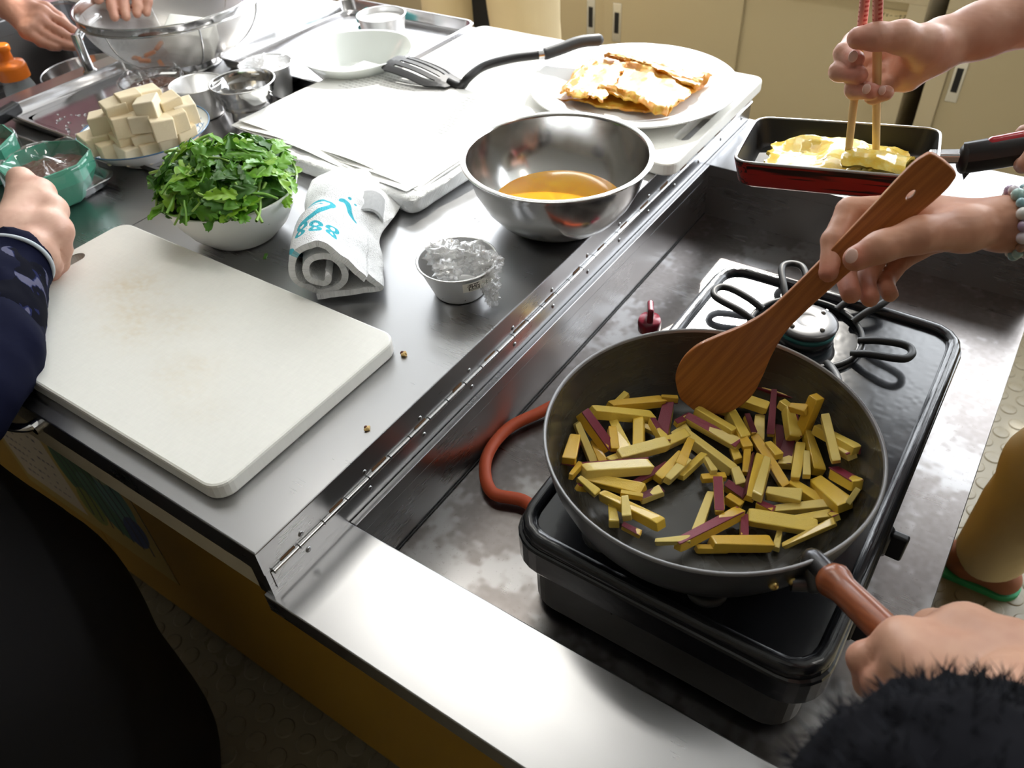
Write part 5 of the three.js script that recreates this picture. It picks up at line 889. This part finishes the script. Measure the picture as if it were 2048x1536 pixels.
// ---- the cook at the frying pan: one hand stirs with the spatula, the other grips the pan handle
{
  const stirTips = [[1655, 545, 0.702], [1700, 583, 0.722], [1738, 592, 0.732], [1712, 517, 0.66]].map((a) => at(...a));
  const stir = handMesh({
    arm: [[2012, 448, 0.672, 0.0215], [2080, 440, 0.665, 0.0235], [2250, 420, 0.655, 0.03], [2500, 400, 0.65, 0.038]],
    fingers: [[[1812, 415, 0.712, 0.0125], [1698, 421, 0.722, 0.0112], [1666, 482, 0.713, 0.0098], [1657, 545, 0.704, 0.0084]], [[1835, 432, 0.738, 0.0128], [1722, 462, 0.757, 0.0112], [1688, 540, 0.744, 0.01], [1702, 588, 0.722, 0.0088]], [[1858, 452, 0.756, 0.0125], [1762, 500, 0.775, 0.0108], [1728, 562, 0.757, 0.0096], [1740, 596, 0.732, 0.0085]], [[1885, 470, 0.768, 0.0118], [1800, 522, 0.784, 0.0095], [1768, 566, 0.768, 0.0085], [1780, 588, 0.748, 0.0075]]],
    thumb: [[1930, 458, 0.668, 0.0175], [1838, 470, 0.655, 0.0148], [1762, 494, 0.657, 0.0126], [1712, 517, 0.664, 0.0108]],
  });
  const gripTips = [[1725, 1320, 0.55], [1760, 1375, 0.53], [1800, 1272, 0.54]].map((a) => at(...a));
  const grip = handMesh({
    arm: [[2042, 1338, 0.498, 0.0225], [2030, 1410, 0.465, 0.024], [2000, 1500, 0.42, 0.027], [1950, 1620, 0.35, 0.031]],
    fingers: [[[1806, 1284, 0.53, 0.0122], [1728, 1318, 0.543, 0.0108], [1738, 1368, 0.56, 0.0096], [1790, 1385, 0.57, 0.0084]], [[1822, 1316, 0.518, 0.0125], [1758, 1362, 0.53, 0.011], [1772, 1408, 0.548, 0.0098], [1815, 1420, 0.556, 0.0086]], [[1845, 1350, 0.507, 0.012], [1790, 1402, 0.517, 0.0106], [1805, 1446, 0.535, 0.0095], [1842, 1450, 0.545, 0.0084]], [[1880, 1382, 0.498, 0.0112], [1830, 1436, 0.503, 0.0096], [1848, 1475, 0.52, 0.0085], [1876, 1476, 0.53, 0.0075]]],
    thumb: [[1935, 1266, 0.535, 0.0172], [1868, 1262, 0.56, 0.0142], [1822, 1290, 0.578, 0.012], [1800, 1330, 0.585, 0.01]],
    extra: [[[1920, 1262, 0.528, 0.014], [2020, 1300, 0.51, 0.02]]], tendons: 0.86,
  });
  const tone = [0.53, 0.255, 0.16];
  const t = person('cook stirring the frying pan, wearing a bead bracelet and a dark fluffy sleeve', [skinColor(stir, tone, stirTips), skinColor(grip, [0.6, 0.33, 0.22], gripTips)]);
  nail(t, [1703, 512, 0.652], 0.0062);
  // bracelet of mixed beads
  const w = at(2026, 446, 0.67), ax = at(2080, 440, 0.665).sub(at(2012, 448, 0.672)).normalize(), u = V(0, 1, 0).addScaledVector(ax, -ax.y).normalize(), v = ax.clone().cross(u);
  const colors = [[0.35, 0.55, 0.52], [0.3, 0.14, 0.08], [0.62, 0.56, 0.62], [0.4, 0.3, 0.45], [0.7, 0.7, 0.68], [0.25, 0.45, 0.5]].map((c) => phys({ color: rgb(...c), roughness: 0.15, clearcoat: 0.7 }));
  const br = obj('bracelet', new THREE.TorusGeometry(0.0258, 0.0009, 6, 60).applyMatrix4(new THREE.Matrix4().makeBasis(u, v, ax)).translate(w.x, w.y, w.z), M.brass, t), bead = new THREE.SphereGeometry(0.0046, 12, 8);
  for (let k = 0; k < 2; k++) for (let i = 0; i < 17; i++) { const a = (i + k * 0.5) / 17 * Math.PI * 2, b = obj('bead', bead, colors[(i * 5 + k * 2) % 6], br); b.position.copy(w).addScaledVector(u, 0.0268 * Math.cos(a)).addScaledVector(v, 0.0268 * Math.sin(a)).addScaledVector(ax, k * 0.0092); const s = 0.8 + 0.4 * hash3(i, k, 2); b.scale.set(s, s, s); }
  // fluffy dark sleeve over the near forearm, short rolled sleeve and body out to the right
  const fluff = phys({ color: rgb(0.007, 0.007, 0.009), roughness: 1, specularIntensity: 0.15 });
  const sleeveBones = chain([[2000, 1506, 0.418, 0.037], [1950, 1620, 0.35, 0.046], [1925, 1770, 0.28, 0.052]].map(J));
  const shoulderL = V(0.36, 1.28, 0.0), shoulderR = V(0.42, 1.28, -0.5), elbowR = at(2500, 400, 0.65);
  sleeveBones.push([at(1925, 1770, 0.28), V(0.22, 1.06, 0.05), 0.055, 0.06], [V(0.22, 1.06, 0.05), shoulderL, 0.06, 0.075]);
  const sleeve = boxUV(sdfMesh([{ bones: sleeveBones, k: 0.04 }], 0.008, 0.02, (x, y, z) => 0.012 * fbm(x * 60, y * 60, z * 60, 3)));
  const sl = obj('fluffy_sleeve', sleeve, fluff, t); sl.userData.label = 'black fluffy sleeve';
  const q = rng(77), tuft = new THREE.ConeGeometry(0.0006, 0.009, 3).translate(0, 0.004, 0), P = sleeve.attributes.position, Nn = sleeve.attributes.normal, tufts = [];
  for (let i = 0; i < 9000; i++) { const k = Math.floor(q() * P.count), p = V(P.getX(k), P.getY(k), P.getZ(k)); if (p.x > 0.2) continue; const n = V(Nn.getX(k) + (q() - 0.5) * 1.4, Nn.getY(k) + (q() - 0.5) * 1.4, Nn.getZ(k) + (q() - 0.5) * 1.4).normalize(); tufts.push(new THREE.Matrix4().compose(p, new THREE.Quaternion().setFromUnitVectors(V(0, 1, 0), n), V(1, 0.7 + q() * 0.8, 1))); }
  const im = new THREE.InstancedMesh(tuft, phys({ color: rgb(0.018, 0.019, 0.024), roughness: 0.9, specularIntensity: 0.25 }), tufts.length); im.name = 'sleeve_fluff'; im.userData.kind = 'stuff'; tufts.forEach((m, i) => im.setMatrixAt(i, m)); t.add(im);
  obj('jacket', cloth([[V(0.44, 1.25, -0.42), V(0.44, 1.25, -0.08), 0.1, 0.1], [V(0.46, 1.2, -0.25), V(0.47, 0.75, -0.25), 0.15, 0.16], [V(0.47, 0.75, -0.25), V(0.47, 0.45, -0.25), 0.16, 0.18], [shoulderR, elbowR.clone().lerp(shoulderR, 0.25), 0.07, 0.055]], 0.016), fluff, t);
  obj('trousers', cloth([[V(0.46, 0.6, -0.33), V(0.46, 0.06, -0.34), 0.09, 0.06], [V(0.46, 0.6, -0.15), V(0.46, 0.06, -0.14), 0.09, 0.06]], 0.016), std({ color: rgb(0.03, 0.03, 0.04), roughness: 0.9 }), t);
}
// ---- the cook with chopsticks: long speckled tunic, beige trousers
{
  const tips = [[1713, 119, 0.79], [1717, 150, 0.79], [1740, 182, 0.79], [1716, 76, 0.77]].map((a) => at(...a));
  const right = handMesh({
    arm: [[1888, 86, 0.802, 0.0235], [1960, 62, 0.795, 0.0255], [2080, 22, 0.785, 0.031], [2350, -60, 0.76, 0.037]],
    fingers: [[[1800, 82, 0.828, 0.012], [1708, 84, 0.826, 0.0108], [1688, 106, 0.808, 0.0096], [1712, 119, 0.791, 0.0086]], [[1796, 108, 0.834, 0.0124], [1698, 126, 0.83, 0.011], [1679, 143, 0.81, 0.0098], [1718, 150, 0.793, 0.0087]], [[1800, 134, 0.831, 0.012], [1722, 160, 0.828, 0.0106], [1710, 178, 0.81, 0.0095], [1742, 183, 0.794, 0.0085]], [[1815, 152, 0.824, 0.0112], [1752, 178, 0.82, 0.0095], [1748, 190, 0.805, 0.0085], [1772, 186, 0.793, 0.0076]]],
    thumb: [[1852, 92, 0.782, 0.0178], [1802, 74, 0.77, 0.0146], [1752, 73, 0.768, 0.0122], [1717, 76, 0.772, 0.0106]],
    extra: [[[1870, 110, 0.795, 0.019], [1820, 140, 0.81, 0.016]]], cell: 0.0028,
  });
  const left = handMesh({   // gripping the egg pan's handle, mostly past the frame: the fingertips come round from below
    arm: [[2200, 345, 0.8, 0.024], [2300, 380, 0.78, 0.027], [2500, 420, 0.74, 0.035]],
    fingers: [[[2095, 262, 0.79, 0.012], [2078, 300, 0.775, 0.0106], [2060, 325, 0.785, 0.0096], [2046, 330, 0.8, 0.0088]], [[2120, 268, 0.79, 0.012], [2106, 310, 0.772, 0.0108], [2094, 335, 0.785, 0.0096], [2084, 338, 0.8, 0.0086]], [[2146, 276, 0.79, 0.0116], [2134, 318, 0.772, 0.0104], [2122, 340, 0.785, 0.0094], [2112, 342, 0.8, 0.0084]], [[2170, 290, 0.79, 0.011], [2160, 326, 0.775, 0.0094], [2150, 344, 0.787, 0.0085], [2142, 346, 0.8, 0.0076]]],
    thumb: [[2160, 300, 0.82, 0.0165], [2110, 280, 0.835, 0.014], [2075, 270, 0.838, 0.0118], [2050, 268, 0.836, 0.0102]], cell: 0.0032,
  });
  const t = person('cook in a long speckled tunic and beige trousers turning the egg with chopsticks', [skinColor(right, [0.58, 0.31, 0.22], tips), skinColor(left, [0.56, 0.3, 0.21], [])]);
  nail(t, [1706, 113, 0.7815], 0.0056); nail(t, [1733, 178, 0.785], 0.005); nail(t, [1764, 181, 0.785], 0.0045);
  const speckled = dataTexture(128, 128, (u, v) => { const n = tile2(u * 64, v * 64, 64, 64, 91), m = tile2(u * 40, v * 40, 40, 40, 92); return n > 0.72 ? [0.55, 0.5, 0.3] : m > 0.78 ? [0.4, 0.36, 0.2] : [0.06, 0.06, 0.055]; }, true);
  const sh = V(0.36, 1.3, -1.24), shL = V(0.36, 1.3, -0.9), el = at(2350, -60, 0.76), elL = at(2500, 420, 0.74);
  obj('tunic', cloth([[V(0.38, 1.28, -1.22), V(0.38, 1.28, -0.92), 0.09, 0.09], [V(0.38, 1.2, -1.07), V(0.37, 0.75, -1.07), 0.15, 0.165], [V(0.37, 0.75, -1.07), V(0.345, 0.45, -1.08), 0.165, 0.185], [sh, el.clone().lerp(sh, 0.2), 0.07, 0.05], [shL, elL.clone().lerp(shL, 0.15), 0.07, 0.05]], 0.014), std({ map: tiled(speckled, 3.2, 3.2), roughness: 0.95 }), t);
  const beige = std({ color: rgb(0.6, 0.5, 0.31), roughness: 0.85, bumpMap: tiled(weaveTex, 60, 60), bumpScale: 0.0003 });
  obj('trousers', cloth([[V(0.3, 0.62, -1.13), V(0.21, 0.36, -1.19), 0.1, 0.075], [V(0.21, 0.36, -1.19), V(0.192, 0.105, -1.215), 0.075, 0.062], [V(0.4, 0.62, -1.0), V(0.43, 0.105, -0.98), 0.1, 0.06]], 0.011, 0.03, 0.007, 18), beige, t);
  for (const [x, z] of [[0.185, -1.225], [0.42, -0.98]]) {
    const shoe = cloth([[V(x + 0.045, 0.036, z + 0.005), V(x - 0.02, 0.034, z - 0.005), 0.032, 0.033], [V(x, 0.06, z), V(x + 0.01, 0.12, z), 0.034, 0.036], [V(x - 0.02, 0.03, z - 0.005), V(x - 0.075, 0.022, z - 0.02), 0.032, 0.022]], 0.006, 0.02, 0.001);
    const s = obj('shoe', shoe, std({ color: rgb(0.28, 0.11, 0.06), roughness: 0.8 }), t); s.userData.label = 'reddish brown slipper with green sole';
    obj('sole', slab(roundRect(x - 0.1, x + 0.08, z - 0.042, z + 0.032, 0.035), 0, 0.014, 0.002), std({ color: rgb(0.03, 0.3, 0.13), roughness: 0.7 }), s);
  }
}
// ---- the person leaning on the near cutting board: navy sleeve with pale piping, black apron
{
  const tips = [[125, 465, 1.035], [108, 420, 1.055], [85, 385, 1.07], [110, 540, 1.055]].map((a) => at(...a));
  const hand = handMesh({
    arm: [[22, 492, 1.01, 0.0265], [-10, 550, 0.985, 0.0275], [-80, 680, 0.92, 0.034]],
    fingers: [[[116, 462, 1.03, 0.0148], [124, 498, 1.042, 0.0126], [120, 528, 1.05, 0.0108], [106, 546, 1.052, 0.0092]], [[104, 420, 1.05, 0.015], [116, 446, 1.092, 0.0126], [108, 486, 1.102, 0.0108], [96, 510, 1.098, 0.009]], [[80, 386, 1.064, 0.0148], [90, 412, 1.108, 0.012], [82, 452, 1.118, 0.0105], [70, 478, 1.112, 0.009]], [[42, 360, 1.072, 0.0135], [46, 384, 1.114, 0.0108], [40, 420, 1.124, 0.0095], [32, 444, 1.118, 0.008]]],
    thumb: [[66, 492, 1.0, 0.0185], [92, 512, 1.015, 0.0148], [104, 530, 1.035, 0.012], [104, 550, 1.05, 0.0098]],
    extra: [[[30, 450, 1.02, 0.026], [60, 400, 1.05, 0.022]], [[20, 470, 1.01, 0.026], [95, 450, 1.025, 0.02]]], cell: 0.003, tendons: 0.9,
  });
  const t = person('person in a navy sleeve and black apron resting a hand on the near cutting board', [skinColor(hand, [0.66, 0.4, 0.3], tips)]);
  const navyTex = dataTexture(128, 128, (u, v) => { const n = tile2(u * 7, v * 7, 7, 7, 95) * 0.7 + tile2(u * 18, v * 18, 18, 18, 96) * 0.3; return n > 0.66 ? [0.34, 0.34, 0.42] : n > 0.6 ? [0.1, 0.12, 0.26] : [0.025, 0.03, 0.08]; }, true);
  const navy = phys({ map: tiled(navyTex, 7, 7), roughness: 0.9, specularIntensity: 0.2 }), plainNavy = phys({ color: rgb(0.004, 0.005, 0.018), roughness: 0.9, specularIntensity: 0.2 });
  const C0 = at(28, 532, 0.985), C1 = at(-8, 590, 0.955), C2 = at(-30, 700, 0.9), C3 = at(-120, 800, 0.84);
  const sl = obj('sleeve', cloth([[C0, C1, 0.043, 0.05], [C1, C2, 0.05, 0.056], [C2, C3, 0.056, 0.06], [at(10, 650, 0.94), at(20, 700, 0.92), 0.03, 0.03], [C3, V(-1.12, 1.22, 0.06), 0.06, 0.075]], 0.007, 0.02, 0.014, 24), plainNavy, t);
  const ax = C1.clone().sub(C0).normalize(), u = V(0, 1, 0).addScaledVector(ax, -ax.y).normalize(), v = ax.clone().cross(u);
  const loop = []; for (let i = 0; i < 28; i++) { const a = i / 28 * Math.PI * 2, r = 0.0435 + 0.002 * Math.sin(a * 3); loop.push(C0.clone().addScaledVector(ax, -0.0085 + 0.004 * Math.sin(a * 2)).addScaledVector(u, r * 0.96 * Math.cos(a)).addScaledVector(v, r * 0.96 * Math.sin(a))); }
  obj('cuff_piping', tube(loop, 0.0026, 90, 8, true), std({ color: rgb(0.5, 0.54, 0.58), roughness: 0.8 }), sl);
  const cuffG = cloth([[C0.clone().lerp(C1, 0.75), C1.clone().lerp(C2, 0.5), 0.052, 0.058]], 0.006, 0.02, 0.009, 34); obj('patterned_cuff', cuffG, navy, sl);
  const black = std({ color: rgb(0.008, 0.008, 0.01), roughness: 0.95 });
  obj('apron', cloth([[V(-1.1, 1.15, 0.06), V(-1.04, 0.8, 0.0), 0.15, 0.16], [V(-1.04, 0.8, 0.0), V(-0.9, 0.5, -0.01), 0.16, 0.2], [V(-0.9, 0.5, -0.01), V(-0.86, 0.2, 0.02), 0.2, 0.22], [V(-1.25, 1.25, 0.1), V(-1.0, 1.25, 0.06), 0.09, 0.09]], 0.016, 0.05, 0.01, 9), black, t);
  obj('trousers', cloth([[V(-0.84, 0.4, 0.05), V(-0.82, 0.05, 0.05), 0.085, 0.06], [V(-1.02, 0.4, 0.05), V(-1.04, 0.05, 0.05), 0.085, 0.06]], 0.016), std({ color: rgb(0.01, 0.012, 0.03), roughness: 0.9 }), t);
}
// ---- the person at the sink
{
  const hand = handMesh({
    arm: [[14, 12, 1.7, 0.0265], [-40, -20, 1.72, 0.03], [-200, -90, 1.8, 0.038]],
    fingers: [[[84, 26, 1.7, 0.0135], [124, 46, 1.71, 0.0118], [146, 62, 1.715, 0.0102], [158, 76, 1.718, 0.009]], [[78, 42, 1.69, 0.0138], [120, 66, 1.695, 0.012], [144, 80, 1.7, 0.0104], [156, 90, 1.703, 0.009]], [[68, 56, 1.682, 0.0132], [104, 80, 1.684, 0.0115], [130, 90, 1.69, 0.01], [146, 94, 1.694, 0.0086]], [[54, 64, 1.674, 0.012], [82, 84, 1.676, 0.01], [102, 92, 1.68, 0.0088], [116, 95, 1.684, 0.0078]]],
    thumb: [[50, 8, 1.72, 0.0175], [92, 18, 1.735, 0.0145], [118, 36, 1.74, 0.0122], [136, 54, 1.738, 0.0102]], cell: 0.0034,
  });
  const hand2 = handMesh({
    arm: [[262, -120, 1.66, 0.026], [250, -200, 1.7, 0.03], [150, -330, 1.8, 0.038]],
    fingers: [[[226, -52, 1.64, 0.0135], [222, -14, 1.635, 0.0118], [224, 14, 1.632, 0.0102], [229, 34, 1.63, 0.009]], [[248, -50, 1.648, 0.0138], [246, -10, 1.645, 0.012], [248, 16, 1.642, 0.0104], [252, 33, 1.64, 0.009]], [[272, -52, 1.655, 0.0132], [274, -12, 1.655, 0.0115], [275, 12, 1.652, 0.01], [274, 28, 1.65, 0.0086]], [[292, -58, 1.66, 0.012], [296, -22, 1.662, 0.01], [296, 4, 1.66, 0.0088], [293, 26, 1.658, 0.0078]]],
    thumb: [[216, -88, 1.63, 0.0172], [196, -50, 1.62, 0.0142], [190, -22, 1.618, 0.012], [196, -2, 1.618, 0.0102]], cell: 0.0034,
  });
  const t = person('person in a mauve top washing vegetables at the sink', [skinColor(hand, [0.5, 0.23, 0.15]), skinColor(hand2, [0.54, 0.27, 0.19])]);
  const mauve = std({ color: rgb(0.3, 0.13, 0.17), roughness: 0.9 });
  const e1 = at(-200, -90, 1.8), e2 = at(150, -330, 1.8);
  obj('top', cloth([[V(-2.68, 1.28, -1.35), V(-2.68, 1.28, -1.0), 0.09, 0.09], [V(-2.66, 1.2, -1.17), V(-2.64, 0.7, -1.17), 0.16, 0.17], [V(-2.64, 0.7, -1.17), V(-2.64, 0.45, -1.17), 0.17, 0.18], [V(-2.66, 1.28, -1.0), e1.clone().lerp(V(-2.66, 1.28, -1.0), 0.25), 0.07, 0.05], [V(-2.66, 1.28, -1.35), e2.clone().lerp(V(-2.66, 1.28, -1.35), 0.25), 0.07, 0.05]], 0.018), mauve, t);
  obj('trousers', cloth([[V(-2.64, 0.5, -1.27), V(-2.64, 0.06, -1.28), 0.09, 0.06], [V(-2.64, 0.5, -1.08), V(-2.64, 0.06, -1.06), 0.09, 0.06]], 0.018), std({ color: rgb(0.05, 0.05, 0.06), roughness: 0.9 }), t);
}
// ---- the person standing beyond the counter, seen from the hips down
{
  const t = thing('person', 'person in loose beige trousers standing behind the far counter edge', 'person');
  const beige = std({ color: rgb(0.66, 0.54, 0.33), roughness: 0.85 });
  obj('body', cloth([[V(-1.34, 0.05, -1.96), V(-1.34, 0.045, -1.88), 0.04, 0.035], [V(-1.6, 0.05, -1.98), V(-1.6, 0.045, -1.9), 0.04, 0.035]], 0.012, 0.02, 0.001), std({ color: rgb(0.5, 0.27, 0.19), roughness: 0.6 }), t);
  obj('trousers', cloth([[V(-1.345, 0.8, -1.98), V(-1.32, 0.08, -1.97), 0.106, 0.09], [V(-1.62, 0.8, -2.0), V(-1.62, 0.08, -2.0), 0.092, 0.085], [V(-1.36, 0.88, -1.98), V(-1.58, 0.88, -1.98), 0.1, 0.1]], 0.014, 0.02, 0.008, 16), beige, t);
  obj('leg_gap_shade', box(-1.53, -1.43, 0.15, 0.86, -2.0, -1.985, 0.004), std({ color: rgb(0.01, 0.01, 0.012), roughness: 0.9 }), t);  // dark strip painted in for the shaded gap between the trouser legs
}

renderer.render(scene, camera);
